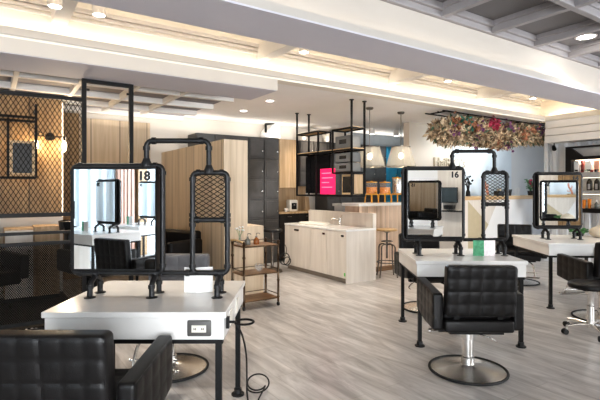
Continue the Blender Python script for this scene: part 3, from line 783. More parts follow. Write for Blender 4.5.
# ================================================================= BAR COUNTER + STOOLS + DISPENSERS
pb = 5.86; tb0 = T_(358, pb)
ZB = 1.195
o = thing('bar_counter', 'bar counter clad in pinkish vertical boards with a white top', 'counter', rt(tb0, pb, 0), TH)
bm = BM(); bb(bm, .05, 1.56, .02, .37, 0, .09); obj('plinth', bm, M['shelfwood'], o)
bm = BM(); bb(bm, .03, 1.56, .0, .38, .09, ZB-.05); obj('board_front', bm, M['pinkslat'], o)
bm = BM(); bb(bm, -.02, 1.58, -.04, .40, ZB-.05, ZB); obj('countertop', bm, M['marble'], o, bevel=.004)
bm = BM(); bb(bm, -.015, .03, .381, .62, 0, ZB-.06); bb(bm, -.045, .05, .401, .64, ZB-.06, ZB-.015); obj('side_return', bm, M['greyshelf'], o)
def bar_pt(u, p): return rt(T_(u, p), p, ZB)
def dispenser(u, p, h, label, full=True):
    b = thing('drink_dispenser', label, 'dispenser', bar_pt(u, p), TH)
    for sx in (-1, 1):
        for sy in (-1, 1):
            bm = BM(); tube(bm, [(sx*.085,sy*.085,0),(sx*.075,sy*.075,.15)], .012, 8); obj('leg', bm, M['yellow'], b)
    bm = BM(); torus(bm, (0,0,.15), .095, .014, 'z', 28, 8); lathe(bm, [(0,.145),(.095,.145),(.095,.155),(0,.155)], seg=28); obj('stand_ring', bm, M['yellow'], b)
    if full:
        bm = BM(); lathe(bm, [(0,.158),(.09,.158),(.094,.17),(.094,.275),(0,.275)], seg=28); obj('juice', bm, M['juice'], b)
        bm = BM(); lathe(bm, [(.097,.157),(.098,.17),(.098,.35),(.09,.37)], seg=28); obj('jar', bm, M['clear'], b)
    else:
        bm = BM(); lathe(bm, [(0,.157),(.094,.157),(.098,.17),(.098,h-.05),(.09,h-.03),(0,h-.03)], seg=28); obj('jar', bm, M['chrome'], b)
    bm = BM(); lathe(bm, [(0,h),(.02,h),(.02,h-.012),(.098,h-.014),(.1,h-.03),(0,h-.03)], seg=28); obj('lid', bm, M['yellow'], b)
    bm = BM(); cyl(bm, (0,-.09,.19), (0,-.13,.19), .012); cyl(bm, (0,-.125,.205), (0,-.125,.165), .009); obj('tap', bm, M['yellow'], b)
dispenser(371.7, pb+.2, .385, 'glass dispenser of amber juice on the bar, leftmost of three')
dispenser(385, pb+.2, .385, 'glass dispenser of amber juice on the bar, middle of three')
dispenser(397.5, pb+.2, .47, 'taller silver drink dispenser on the bar, rightmost of three', False)
def wood_stool(label, loc, rz):
    o = thing('bar_stool', label, 'stool', loc, rz)
    bm = BM(); lathe(bm, [(0,.785),(.16,.785),(.17,.778),(.17,.755),(.155,.75),(0,.75)], seg=36); obj('seat', bm, M['seatwood'], o)
    bm = BM(); cyl(bm, (0,0,.30), (0,0,.75), .015); lathe(bm, [(.06,.75),(.06,.735),(.02,.72)], seg=20); torus(bm, (0,0,.58), .09, .008, 'z', 24, 8); obj('screw_post', bm, M['steel'], o)
    for k in range(4):
        a = PI/2*k + .2; c, s = math.cos(a), math.sin(a)
        bm = BM(); tube(bm, smooth_path([(.0,0,.52),(.08*c,.08*s,.535),(.15*c,.15*s,.50),(.155*c,.155*s,.40),(.16*c,.16*s,.25),(.20*c,.20*s,.0)]), .011, 8); obj('leg', bm, M['steel'], o)
    bm = BM(); torus(bm, (0,0,.24), .165, .009, 'z', 32, 8); obj('foot_ring', bm, M['steel'], o)
    return o
Ys = 7.55; wood_stool('round wood-topped iron stool in front of the pinkish bar', (X_(387,Ys), Ys, 0), .6)
# dark round stool glimpsed behind the cart
Ys = 8.0; o = thing('round_stool', 'dark round stool between the bar cart and sink island', 'stool', (X_(273.5,Ys)-.02, Ys, 0), 0)
bm = BM(); lathe(bm, [(0,.75),(.15,.75),(.17,.735),(.17,.70),(.15,.69),(0,.69)], seg=28); obj('seat', bm, M['leather'], o)
bm = BM(); lathe(bm, [(0,.69),(.025,.69),(.025,.08),(.17,.03),(.18,.0),(0,0)], seg=28); obj('pedestal', bm, M['steel'], o)

# pendant lamps
for u, v, lb in ((369.7,107.5,'glass-shaded pendant lamp above the bar, nearer the hanging frame'),(401,112,'glass-shaded pendant lamp above the bar, right of the two')):
    Y = F*1.33/(HV-v); x = X_(u,Y)
    o = thing('pendant_lamp', lb, 'pendant lamp', (x, Y, zc), 0)
    zb_, zt_ = Z_(167,Y)-zc, Z_(147,Y)-zc
    bm = BM(); lathe(bm, [(0,0),(.06,0),(.06,-.02),(.045,-.035),(0,-.035)], seg=24); obj('ceiling_rose', bm, M['steel'], o)
    bm = BM(); cyl(bm, (0,0,-.03), (0,0,zt_), .006, seg=8); obj('rod', bm, M['steel'], o)
    bm = BM(); lathe(bm, [(.02,zt_+.01),(.155,zt_),(.165,zt_-.01),(.255,zb_+.02),(.248,zb_)], seg=12); obj('shade', bm, M['smoke'], o, 0)
    for zz_, r_ in ((zb_,.249),(zt_,.157)):
        bm = BM(); torus(bm, (0,0,zz_), r_, .006, 'z', 24, 6); obj('shade_rim', bm, M['steel'], o)
    bm = BM(); cyl(bm, (0,0,zt_), (0,0,zt_-.09), .02); obj('lamp_holder', bm, M['steel'], o)
    bm = BM(); sph(bm, (0,0,zt_-.15), (.035,.035,.05)); obj('bulb', bm, M['bulb'], o)

# ================================================================= HANGING STEEL FRAME OVER THE SINK ISLAND
# local x = towards the camera end (-e2), local y = depth (e1)
Yh = 7.95; xh = X_(297, Yh)
o = thing('hanging_shelf_frame', 'black steel shelf frame hung from the ceiling above the sink island', 'shelf', (xh, Yh, 0), TH - PI/2)
L_, D_ = 1.45, .25; r = .013
def sqbar(bm, a, b): return tube(bm, [a, b], r*1.3, 4)
bm = BM()
for x in (0, L_):
    for y in (0, D_):
        bm = BM(); sqbar(bm, (x,y,1.32), (x,y,zc)); cp = obj('ceiling_post', bm, M['black'], o)
        bm = BM(); lathe(bm, [(0,zc-.012),(.035,zc-.012),(.035,zc-.001),(0,zc-.001)], (x,y,0), 14); obj('ceiling_flange', bm, M['black'], cp)
bm = BM()
for z in (2.02, 1.33):
    for y in (0, D_): sqbar(bm, (0,y,z), (L_,y,z))
    for x in (0, .46, L_): sqbar(bm, (x,0,z), (x,D_,z))
for y in (0, D_): sqbar(bm, (.562,y,1.33), (.562,y,2.02))
obj('long_rail', bm, M['black'], o)
bm = BM()
for (a, b_, za, zb_) in ((0,.62,2.02,2.37),(1.0,L_,1.68,2.34)):
    for y in (0, D_):
        for z in (za, zb_): sqbar(bm, (a,y,z), (b_,y,z))
        for x in (a, b_): sqbar(bm, (x,y,za), (x,y,zb_))
    for x in (a, b_):
        for z in (za, zb_): sqbar(bm, (x,0,z), (x,D_,z))
obj('box_frame', bm, M['black'], o)
bm = BM()
for (a, b_, z) in ((0,.62,2.375),(1.0,L_,2.345),(0,L_,2.035)): bb(bm, a, b_, 0, D_, z, z+.012)
obj('shelf_board', bm, M['topwood'], o)
def hpt(x, y, z): 
    a = TH - PI/2; return (xh + x*math.cos(a) - y*math.sin(a), Yh + x*math.sin(a) + y*math.cos(a), z)
b = thing('television', 'black flat screen hung inside the black steel frame', 'television', hpt(.40,.175,0), TH-PI/2)
bm = BM(); rbox(bm, (0,.0,1.68), (.72,.05,.63), .01, (2,1,2)); obj('casing', bm, M['dark'], b)
bm = BM(); bb(bm, -.345,.345,-.028,-.026,1.38,1.98); obj('screen', bm, M['screen'], b)
b = tag(obj('pink_poster', bb(BM(), -.195,.195,-.004,.004,0,.41), M['pink']), 'bright pink lit board with paler text lines in the hanging frame', 'sign'); b.location = hpt(.78,.07,1.352); b.rotation_euler.z = TH-PI/2
bm = BM()
for k, w in enumerate((.30,.36,.24,.34)): bb(bm, -.15, -.15+w*.8, -.0065, -.004, .33-.075*k, .345-.075*k)
q = obj('text_lines', bm, emit('pale_pink_print', (1,.25,.38), .4), b)
b = thing('microwave_oven', 'small dark-doored oven with wooden surround at frame right end', 'oven', hpt(1.30,.125,1.352), TH-PI/2)
bm = BM(); bb(bm, -.11,.11,-.095,.095,0,.30); obj('surround', bm, M['topwood'], b)
bm = BM(); bb(bm, -.088,.088,-.101,-.0955,.03,.27); obj('oven_door', bm, M['dark'], b)
b = thing('oak_plank', 'light oak plank closing the end of the hanging frame beside the dispensers', 'board', hpt(1.45,.125,1.352), TH-PI/2)
bm = BM(); bb(bm, -.01,.01,-.085,.085,.012,.298); obj('board', bm, M['oak'], b)
bm = BM(); tube(bm, [(0,-.09,.008),(0,-.09,.302),(0,.09,.302),(0,.09,.008)], .009, 4, True); obj('edge_frame', bm, M['black'], b)
for z, h, lb in ((1.70,.13,'grey storage carton in the lower half of the hanging box frame, bottom one'),(1.84,.14,'grey storage carton stacked just below the long wooden board'),(2.05,.19,'grey storage carton standing on the long wooden board of the hanging frame')):
    b = thing('storage_carton', lb, 'box', hpt(1.22,.12,z), TH-PI/2)
    bm = BM(); rbox(bm, (0,0,h/2), (.36,.20,h-.006), .005, (1,1,1)); obj('carton_body', bm, M['carton'], b)
    bm = BM(); bb(bm, -.08,.08,-.104,-.1,h*.35,h*.7); obj('carton_label', bm, M['dark'], b)

# ================================================================= RECEPTION
pr = 5.4; ta, te = T_(460, pr), 10.2; ZR = 1.30
o = thing('reception_counter', 'reception counter with faceted beige, wood and white front and oak top', 'counter', rt(0, pr, 0), TH)
bm = BM(); bb(bm, ta, te, .02, .5, 0, ZR-.07); obj('carcass', bm, M['lightwall'], o)
bm = BM(); bb(bm, ta-.03, te+.03, -.03, .55, ZR-.07, ZR); obj('countertop', bm, M['topwood'], o, bevel=.004)
def fp(u, v):
    t = T_(u, pr); Yq = C_*pr + S_*t; return (t, max(0, min(ZR-.072, Z_(v, Yq))))
zt_ = ZR-.072
A1, A2, Xx, A3 = (fp(467,202)[0], zt_), (fp(498,203)[0], zt_), fp(488,224.5), (fp(466,272)[0], 0)
bm = BM(); prism(bm, [(ta,0),(ta,zt_),A1,Xx,A3], -.012, .019, 'xz'); obj('beige_facet', bm, M['gold'], o)
bm = BM(); prism(bm, [A1,A2,Xx], -.006, .019, 'xz'); obj('wood_facet', bm, M['pale'], o)
bm = BM(); prism(bm, [A3,Xx,A2,(te,zt_),(te,0)], 0, .019, 'xz'); obj('white_facet', bm, M['lightwall'], o)
bm = BM(); bb(bm, ta-.02, fp(467,200)[0]-.0, -.02, .0, 0, ZR-.072); obj('wood_edge', bm, M['pale'], o)
# wall lettering
b = thing('wall_lettering', 'raised off-white letters on the cream wall above the bar', 'lettering', rt(T_(433,6.27), 6.27, 1.985), TH)
text('letters', "HaiR Ci's", .27, M['beige'], b, (0,-.012,0), ext=.02, align='LEFT')
# things on the counter
def rpt(u, p, z=ZR): return rt(T_(u, p), p, z)
b = thing('desk_caddy', 'black desk caddy on the reception counter, behind the mesh screen', 'caddy', rpt(499,pr+.2), TH)
bm = BM(); bb(bm, -.09,.09,-.06,.06,0,.10); obj('caddy_body', bm, M['dark'], b, bevel=.006)
bm = BM(); bb(bm, -.03,.04,-.03,.03,.10,.15); obj('paper_block', bm, M['beige'], b)
b = thing('black_pot', 'black round pot with a rim on the reception counter', 'pot', rpt(508,pr+.2), TH)
bm = BM(); lathe(bm, [(0,0),(.06,0),(.075,.11),(.08,.11),(.08,.13),(.065,.13),(.05,.02),(0,.02)], seg=24); obj('pot_body', bm, M['dark'], b)
bm = BM(); torus(bm, (0,0,.13), .075, .006, 'z', 24, 6); obj('rim', bm, M['black'], b)
b = thing('branch_ornament', 'coral-coloured branching ornament on the reception counter behind the mesh', 'ornament', rpt(486.5,pr+.2), TH)
bm = BM(); bb(bm, -.06,.06,-.04,.04,0,.02); obj('stand', bm, M['seatwood'], b)
bm = BM(); tube(bm, smooth_path([(.05,0,.02),(.03,0,.10),(-.03,0,.19),(-.05,0,.30)]), [.022]*12+[.01], 8); tube(bm, [(0,0,.14),(.05,0,.19),(.04,0,.24)], [.014,.011,.006], 8); tube(bm, [(.03,0,.10),(-.06,0,.08),(-.08,0,.12)], [.014,.011,.006], 8); obj('branch', bm, M['pinkish'], b)
b = thing('wire_ornament', 'white wire ornament beside the black pot on the reception counter', 'ornament', rpt(517,pr+.2), TH)
bm = BM(); torus(bm, (0,0,.08), .075, .005, 'y', 24, 6); torus(bm, (.05,0,.12), .05, .005, 'y', 24, 6); obj('wire_loop', bm, M['white'], b)
bm = BM(); lathe(bm, [(0,0),(.05,0),(.05,.012),(0,.012)], seg=18); obj('stand', bm, M['white'], b)
b = thing('flower_pot', 'potted plant with red flowers at the far end of the reception counter', 'plant', rpt(530.5,pr+.22), TH); b.scale = (.72,.72,.72)
bm = BM(); lathe(bm, [(0,0),(.07,0),(.09,.14),(.08,.14),(.06,.02),(0,.02)], seg=20); obj('pot', bm, M['dark'], b)
bm = BM(); lf = BM(); fl = BM()
for k in range(26):
    a = k*2.4; rr = .04+.16*random.random(); e = Vector((rr*math.cos(a), rr*math.sin(a)*.7, .22+.26*random.random()))
    tube(bm, [(0,0,.1), e*.6+Vector((0,0,.06)), e], .003, 5)
    for q in range(3):
        s2 = e + Vector((random.uniform(-.05,.05),random.uniform(-.05,.05),random.uniform(-.06,.03))); sph(lf, s2, (.035,.03,.012), 6, 4)
    if k % 4 == 0: sph(fl, e+Vector((-.02,-.02,.03)), .035, 8, 6)
obj('stems', bm, M['plant'], b); obj('leaves', lf, M['plant'], b); obj('flowers', fl, M['magenta'], b)
b = thing('black_branch', 'black twisted twig arrangement rising behind the frame of mirror 16', 'ornament', rpt(468,pr+.12), TH); b.scale = (.8,.8,.85)
bm = BM()
for k in range(7):
    a = k*1.7; tube(bm, smooth_path([(0,0,.05),(.05*math.cos(a),.03*math.sin(a),.25),(.10*math.cos(a+.5),.05,.36+.02*k),(.16*math.cos(a),.05,.30+.03*k)]), .008, 6)
obj('twigs', bm, M['black'], b)
bm = BM()
for k in range(14): sph(bm, (random.uniform(-.12,.16),random.uniform(-.05,.05),random.uniform(.25,.45)), (.03,.02,.02), 6, 5)
obj('dark_leaves', bm, M['dark'], b)
bm = BM(); lathe(bm, [(0,0),(.06,0),(.05,.1),(.03,.14),(.035,.15),(0,.15)], seg=18); obj('vase_body', bm, M['dark'], b)

# ================================================================= HANGING DRIED FLOWER GARLAND
pg = 5.12; tg0, tg1 = T_(438, pg), T_(543, pg)
GL = tg1 - tg0
o = thing('flower_garland', 'long hanging cloud of dried flowers below the ceiling over reception', 'garland', rt(tg0, pg, 0), TH)
bm = BM()
for y in (-.18, .18): tube(bm, [(-.1,y,zc-.03),(GL+.05,y,zc-.03)], .012, 6)
for x in (0, GL*.33, GL*.66, GL): tube(bm, [(x,-.2,zc-.03),(x,.2,zc-.03)], .01, 6); tube(bm, [(x,0,zc-.03),(x,0,zc)], .008, 6)
obj('hanging_rods', bm, M['black'], o)
def zlow(f): return 2.17 + .20*f + .03*math.sin(9*f)
def blob(bm_v, bm_f, c, s, kind):
    b0 = len(bm_v)
    d = Vector((random.gauss(0,1), random.gauss(0,1), random.gauss(0,1)-.2)).normalized()
    e = d.orthogonal().normalized(); e = (Matrix.Rotation(random.uniform(0,6.28),3,d) @ e)
    g = d.cross(e)
    if kind == 'leaf':
        for q in (c, c+d*s*.5+e*s*.18, c+d*s, c+d*s*.5-e*s*.18): bm_v.append(q)
        bm_f.append((b0,b0+1,b0+2,b0+3))
    else:
        for k in range(5):
            a = 2*PI*k/5; b1 = len(bm_v); r1 = e*math.cos(a)+g*math.sin(a); r2 = e*math.cos(a+.6)+g*math.sin(a+.6); r3 = e*math.cos(a-.6)+g*math.sin(a-.6)
            for q in (c, c+(r2*.7+d*.2)*s*.5, c+(r1+d*.35)*s*.55, c+(r3*.7+d*.2)*s*.5): bm_v.append(q)
            bm_f.append((b1,b1+1,b1+2,b1+3))
def garland_part(name, mm, n, kind, size, zone):
    V, Fc = [], []
    for i in range(n):
        f, a, b_ = zone(i)
        c = Vector((GL*f, a, b_)); blob(V, Fc, c, size*random.uniform(.6,1.3), kind)
    me = bpy.data.meshes.new(name); me.from_pydata(V, [], Fc); me.materials.append(mm)
    q = bpy.data.objects.new(name, me); COL.objects.link(q); q.parent = o; q['kind'] = 'stuff'
def zone_any(i):
    f = random.uniform(-.02,1.01); zl = zlow(f); zh = zc-.05-.04*math.sin(15*f)-.04*random.random()
    end = max(0, .07-f)*5 + max(0, f-.96)*5
    zh -= .16*end; zl += .06*end
    a = random.uniform(0,2*PI); rr = random.uniform(.55,1.0)
    return f, .27*rr*math.cos(a)*(1-end), (zl+zh)/2 + (zh-zl)/2*rr*math.sin(a)*(1-end)
FU = lambda u: (T_(u, pg)-tg0)/GL
def cluster(centres, sp):
    centres = [(FU(u), h) for u, h in centres]
    def z(i):
        f, h = centres[i % len(centres)]; zl = zlow(f); zz = zl + (zc-.06-zl)*h
        return f + random.gauss(0, sp/GL), -.27*math.sqrt(max(.1,1-(2*h-1)**2)) + random.gauss(0,.05) - .02, zz + random.gauss(0, sp)
    return z
garland_part('straw_grasses', M['straw'], 5200, 'leaf', .11, zone_any)
garland_part('tan_seedheads', M['tan'], 4200, 'leaf', .09, zone_any)
garland_part('green_leaves', M['leaf'], 700, 'leaf', .12, zone_any)
garland_part('teal_leaves', mat('teal_leaf', (.04,.17,.13), .6, var=.4), 80, 'leaf', .12, cluster([(539,.40),(540,.25),(454,.68)], .05))
garland_part('magenta_flowers', M['magenta'], 110, 'flower', .085, cluster([(480,.78),(483,.85),(537,.60),(540,.66)], .05))
garland_part('purple_flowers', M['purple'], 170, 'flower', .055, cluster([(496,.68),(497,.85),(527,.65),(441,.45),(464,.55),(500,.03),(503,.0),(470,.04),(528,.8)], .06))
garland_part('rust_flowers', M['plum'], 110, 'flower', .07, cluster([(458,.5),(519,.8),(487,.1),(445,.7),(510,.45)], .07))
V_ = BM()
for k in range(40):
    f = random.random(); z = zlow(f); x = GL*f; y = random.uniform(-.2,.1)
    tube(V_, smooth_path([(x,y,z+.1),(x+random.uniform(-.05,.05),y-.03,z-.02),(x+random.uniform(-.1,.1),y-.05,z-.05-.06*random.random())], 3), .003, 4)
obj('drooping_stems', V_, M['tan'], o)['kind'] = 'stuff'

# ================================================================= DISPLAY SHELF ON THE RIGHT WALL
# local x = -p direction (towards camera), local y = +t (into the wall)
pd = 4.36
o = thing('display_shelf', 'black framed wall display shelf with lit product rows at right', 'shelf', rt(8.9, pd, 0), TH - PI/2)
Wd = 1.5; Dp = .33
bm = BM()
bb(bm, 0, .10, 0, Dp, 1.01, 2.22); bb(bm, Wd-.1, Wd, 0, Dp, 1.01, 2.22); bb(bm, .10, Wd-.1, 0, Dp, 1.01, 1.085); bb(bm, .10, Wd-.1, 0, Dp, 2.19, 2.22); bb(bm, .10, Wd-.1, -.0, .06, 1.975, 2.03)
prism(bm, [(.10,2.19),(.30,2.03),(.10,2.03)], 0, .06, 'xz')
obj('outer_frame', bm, M['black'], o)
bm = BM(); bb(bm, .10, Wd-.1, Dp-.02, Dp, 1.085, 1.975); obj('back_panel', bm, M['card'], o)
bm = BM(); bb(bm, .10, Wd-.1, .07, .09, 2.03, 2.19); obj('header_panel', bm, M['greyshelf'], o)
for (za, zb_) in ((1.645,1.74),(1.345,1.41)):
    bm = BM(); bb(bm, .10, Wd-.1, .01, Dp-.02, za, zb_); obj('shelf_board', bm, M['greyshelf'], o)
bm = BM(); bb(bm, .12, Wd-.12, .12, .16, 1.965, 1.974); bb(bm, .12, Wd-.12, .12, .16, 1.64, 1.645); bb(bm, .12, Wd-.12, .12, .16, 1.338, 1.344); obj('light_strip', bm, M['led'], o)
def dpt(x, y, z):
    a = TH-PI/2; c = rt(8.9, pd, 0); return (c[0]+x*math.cos(a)-y*math.sin(a), c[1]+x*math.sin(a)+y*math.cos(a), z)
def dx(u):   # local x of the shelf at mid depth seen at column u
    lo, hi = -1.0, 2.5
    for _ in range(50):
        mid = (lo+hi)/2; q = dpt(mid, .12, 0)
        if 300+F*q[0]/q[1] < u: lo = mid
        else: hi = mid
    return lo
for u, w, h, mm, lb in ((577,.09,.215,'card','cream carton at the left end of the top display row'),(582.5,.035,.22,'redbox','narrow maroon carton on the top display row'),(589,.10,.205,'card','wide white carton on the top display row'),(597.5,.09,.20,'peach','peach carton on the top display row')):
    b = thing('product_carton', lb, 'box', dpt(dx(u), .13, 1.7415), TH-PI/2)
    bm = BM(); rbox(bm, (0,0,h/2), (w,.07,h), .003, (1,1,1)); obj('carton_body', bm, M[mm], b)
    bm = BM(); bb(bm, -w*.3, w*.3, -.0365, -.035, h*.12, h*.25); obj('carton_label', bm, M['dark'], b)
for u, mm, lb in ((587.5,'plant','small green-lidded pot in front of the wide white carton'),(593.5,'redbox','small maroon jar on the top display row'),(598,'dark','small black jar in front of the peach carton')):
    b = thing('cosmetic_jar', lb, 'jar', dpt(dx(u), .05, 1.7415), TH-PI/2)
    bm = BM(); lathe(bm, [(0,0),(.024,0),(.026,.03),(0,.03)], seg=16); obj('jar_body', bm, M['card'] if mm == 'plant' else M[mm], b)
    bm = BM(); lathe(bm, [(0,.042),(.024,.042),(.026,.031),(0,.031)], seg=16); obj('lid', bm, M[mm], b)
for u, lb in ((589.5,'dark arch-topped bottle on the middle display row, left one'),(597,'dark arch-topped bottle on the middle display row, right one')):
    b = thing('shampoo_bottle', lb, 'bottle', dpt(dx(u), .12, 1.4115), TH-PI/2)
    bm = BM(); prof = [(-.042,0),(.042,0),(.042,.13)] + [(.042*math.cos(a), .13+.07*math.sin(a)) for a in (.3,.6,.9,1.2)] + [(.012,.20),(.012,.215),(-.012,.215),(-.012,.20)] + [(-.042*math.cos(a), .13+.07*math.sin(a)) for a in (1.2,.9,.6,.3)] + [(-.042,.13)]
    prism(bm, prof, -.025, .025, 'xz'); obj('bottle_body', bm, M['bottle'], b, bevel=.006)
    bm = BM(); bb(bm, -.02,.02,-.0275,-.025,.02,.12); lathe(bm, [(0,.155),(.018,.155),(.018,.156),(0,.156)], (0,-.027,0), 12); obj('bottle_label', bm, M['greyshelf'], b)
for u, h, lb in ((584,.155,'bright orange tube on the lowest display row, left one'),(589.5,.17,'bright orange tube on the lowest display row, right one')):
    b = thing('cream_tube', lb, 'tube', dpt(dx(u), .12, 1.0865), TH-PI/2)
    bm = BM(); lathe(bm, [(0,.03),(.026,.03),(.03,.05),(.034,h),(0,h)], seg=18); xf(bm, Matrix.Diagonal((1,.6,1,1))); obj('tube_body', bm, M['orange'], b)
    bm = BM(); lathe(bm, [(0,0),(.024,0),(.024,.03),(0,.03)], seg=18); obj('cap', bm, M['orange'], b)
b = thing('clear_bottle', 'small clear bottle right of the orange tubes on the lowest display row', 'bottle', dpt(dx(596.5), .12, 1.0865), TH-PI/2)
bm = BM(); lathe(bm, [(0,0),(.032,0),(.034,.08),(.014,.105),(.012,.12),(0,.12)], seg=18); obj('bottle_body', bm, M['greyglass'], b)
bm = BM(); lathe(bm, [(0,.155),(.012,.155),(.014,.12),(0,.12)], seg=14); obj('cap', bm, M['card'], b)
# small black wall spotlight near the bulkhead
b = thing('wall_spotlight', 'small black spotlight under the bulkhead beside the corrugated wall', 'spotlight', rt(9.12, 4.68, 2.27), TH)
bm = BM(); cyl(bm, (0,0,.06), (0,0,-.0), .01); obj('stem', bm, M['black'], b)
bm = BM(); tube(bm, [(.02,.02,-.0),(-.05,-.03,-.06)], [.03,.04], 16); obj('lamp_head', bm, M['black'], b)

# plant and bag at the far right behind the table
q = at_station(*S14, .33, .40); b = thing('potted_plant', 'low leafy green plant in a pot on the far side of the right table', 'plant', (q[0], q[1], HT), 0)
bm = BM(); lathe(bm, [(0,0),(.05,0),(.06,.05),(.05,.05),(0,.04)], seg=18); obj('pot', bm, M['dark'], b)
bm = BM()
for k in range(90):
    a = random.uniform(0,6.28); rr = random.uniform(.02,.13); c = Vector((rr*math.cos(a), rr*math.sin(a)*.7, .05+.07*random.random()*(1-rr*3)))
    sph(bm, c, (.022,.018,.01), 6, 4)
obj('leaves', bm, M['plant'], b)
q = at_station(*S14, .47, .18); b = thing('beige_pouch', 'rounded beige fabric pouch on the right table at the edge of the photo', 'bag', (q[0], q[1], HT), 0)
bm = BM(); sph(bm, (0,0,.075), (.13,.09,.075), 20, 14); obj('pouch_body', bm, M['beige'], b)
bm = BM(); tube(bm, smooth_path([(-.06,0,.135),(0,0,.16),(.06,0,.135)]), .008, 8); obj('handle', bm, M['beige'], b)

# ================================================================= LEFT SCREEN (SHAMPOO BAY)
ps = 5.4
o = thing('steel_mesh_partition', 'black steel partition with expanded mesh panels at left, in front of the shampoo bay', 'partition', rt(0, ps, 0), TH)
tp1, tp2 = T_(84, ps), T_(131, ps); tz0 = -1.0; q = .018
zu, zb_ = 2.385, 1.17
bm = BM()
for t_ in (tp1, tp2): bb(bm, t_-.022, t_+.022, -.022, .022, 0, H+1.195)
bb(bm, tp1, tp2, -.018, .018, H+1.155, H+1.195)
obj('post', bm, M['black'], o)
bm = BM(); bb(bm, tz0, tp1, -.02, .02, zu-.02, zu+.02); bb(bm, tz0, tp1, -.02, .02, zb_-.025, zb_+.015); bb(bm, tz0, tp1, -.016, .016, .965, .995); bb(bm, tz0, tp1, -.016, .016, .855, .89); bb(bm, tz0, tp1, -.02, .02, .05, .09); bb(bm, tz0-.03, tz0, -.02, .02, 0, zu+.02)
obj('rail', bm, M['black'], o)
def lattice(t0, t1, z0, z1, w, h, rad, seg=4):
    bm = BM(); nx = int(round((t1-t0)/w)); nz_ = int(round((z1-z0)/h)); w = (t1-t0)/nx; h = (z1-z0)/nz_
    for i in range(nx):
        for sg in (-1, 1):
            tt = t0 + w*(i+.5)
            tube(bm, [(tt + (sg*w/2 if k % 2 else 0), 0, z0 + h*k/2) for k in range(2*nz_+1)], rad, seg)
    return bm
obj('upper_mesh', lattice(tz0, tp1-.02, zb_+.01, zu-.02, .043, .075, .0048), M['meshblack'], o, 0)
obj('lower_mesh', lattice(tz0, tp1-.02, .085, .86, .019, .026, .0054), M['meshblack'], o, 0)
bm = BM(); bb(bm, tp1+.02, tp1+.05, -.03,.0, H+1.07,H+1.09); bb(bm, tp2-.05, tp2-.02, -.03,0,H+1.07,H+1.09); obj('hinge_pin', bm, M['black'], o)
# pebble strip below, dark floor of the bay
o = tag(obj('pebble_strip', BM(), M['pebble']), 'strip of white pebbles along the foot of the left mesh partition', 'pebbles', kind='stuff')
bm = BM()
for k in range(170):
    sph(bm, (random.uniform(tz0,tp1), ps-random.uniform(.05,.15), .016), (random.uniform(.015,.028),random.uniform(.015,.025),.016), 7, 5)
bm.to_mesh(o.data); bm.free(); o.rotation_euler.z = TH
struct('trim_37', bb(BM(), T0, tp1-.0, ps+.03, 7.15, .0, .012), M['speck'])
struct('baseboard_bay', bb(BM(), tz0, tp1, ps-.17, ps-.155, 0, .05), M['black'])
# amber wall of the bay with return wall
pw = 7.2; tw = T_(63, pw)
struct('wall_bay', bb(BM(), T0, tw, pw, P1, 0, H+1.25), M['wall'])
struct('trim_38', bb(BM(), T0, tw-.02, pw-.03, pw, 1.05, H+1.25), M['amber'])
bm = BM(); bb(bm, tw-.013, tw-.004, pw-.035, pw-.012, 1.05, H+1.2)
struct('trim_39', bm, M['led'])
# wood wall just right of the light strip
struct('trim_40', bb(BM(), tw+.02, tp1+.35, 8.12, 8.16, 0, zc-.1), M['amber'])
# hanging black frame with dark panel
t0, t1_ = T_(-20, 6.9), T_(36, 6.9); Yq = C_*6.9+S_*t1_
za, zb2 = Z_(178, Yq), Z_(112, Yq)
o = thing('hanging_panel_frame', 'black tube frame holding a dark picture on the amber wall at left', 'frame', rt(0, 6.9, 0), TH)
bm = BM()
for x in (t1_, T_(8, 6.9)): bb(bm, x-.014, x+.014, -.02, .02, za, zb2+.1 if x == t1_ else Z_(120,Yq))
for z in (za, Z_(118,Yq), Z_(122,Yq)): bb(bm, t0, t1_, -.02, .02, z-.015, z+.015)
bb(bm, t1_-.015, t1_+.015, 0, .3, zb2, zb2+.03)
obj('tube_frame', bm, M['black'], o)
ta_, tb2 = T_(9.5, 6.87), T_(35, 6.87)
bm = BM(); bb(bm, ta_, tb2, -.03, .0, Z_(176,Yq), Z_(141.5,Yq)); pc = obj('picture_border', bm, M['topwood'], o)
bm = BM(); bb(bm, ta_+.035, tb2-.035, -.036, -.03, Z_(176,Yq)+.035, Z_(141.5,Yq)-.035); obj('picture_panel', bm, M['locker'], pc)
# two-bulb wall sconce
tS_ = T_(50, pw-.03); Yq = C_*pw + S_*tS_; zS = Z_(137, Yq)
o = thing('wall_sconce', 'black wall sconce with two bare filament bulbs on the amber wall', 'wall lamp', rt(tS_, pw-.03, zS), TH)
bm = BM(); cyl(bm, (0,0,0), (0,-.03,0), .055, seg=24); obj('wall_plate', bm, M['black'], o)
bm = BM(); tube(bm, [(-.17,-.06,0),(.17,-.06,0)], .008, 8); tube(bm, [(0,0,0),(0,-.06,0)], .012, 8)
for s in (-1, 1): cyl(bm, (s*.17,-.06,.01), (s*.17,-.06,-.06), .02)
obj('arm', bm, M['black'], o)
for s in (-1, 1):
    bm = BM(); lathe(bm, [(0,-.06),(.016,-.06),(.028,-.11),(.026,-.15),(.01,-.20),(0,-.20)], (s*.17,-.06,0), 14); obj('bulb', bm, M['filament'], o)
bm = BM(); tube(bm, smooth_path([(-.05,-.02,.02),(-.2,-.01,.10),(-.30,-.01,.2)]), .005, 6); obj('cable', bm, M['black'], o)
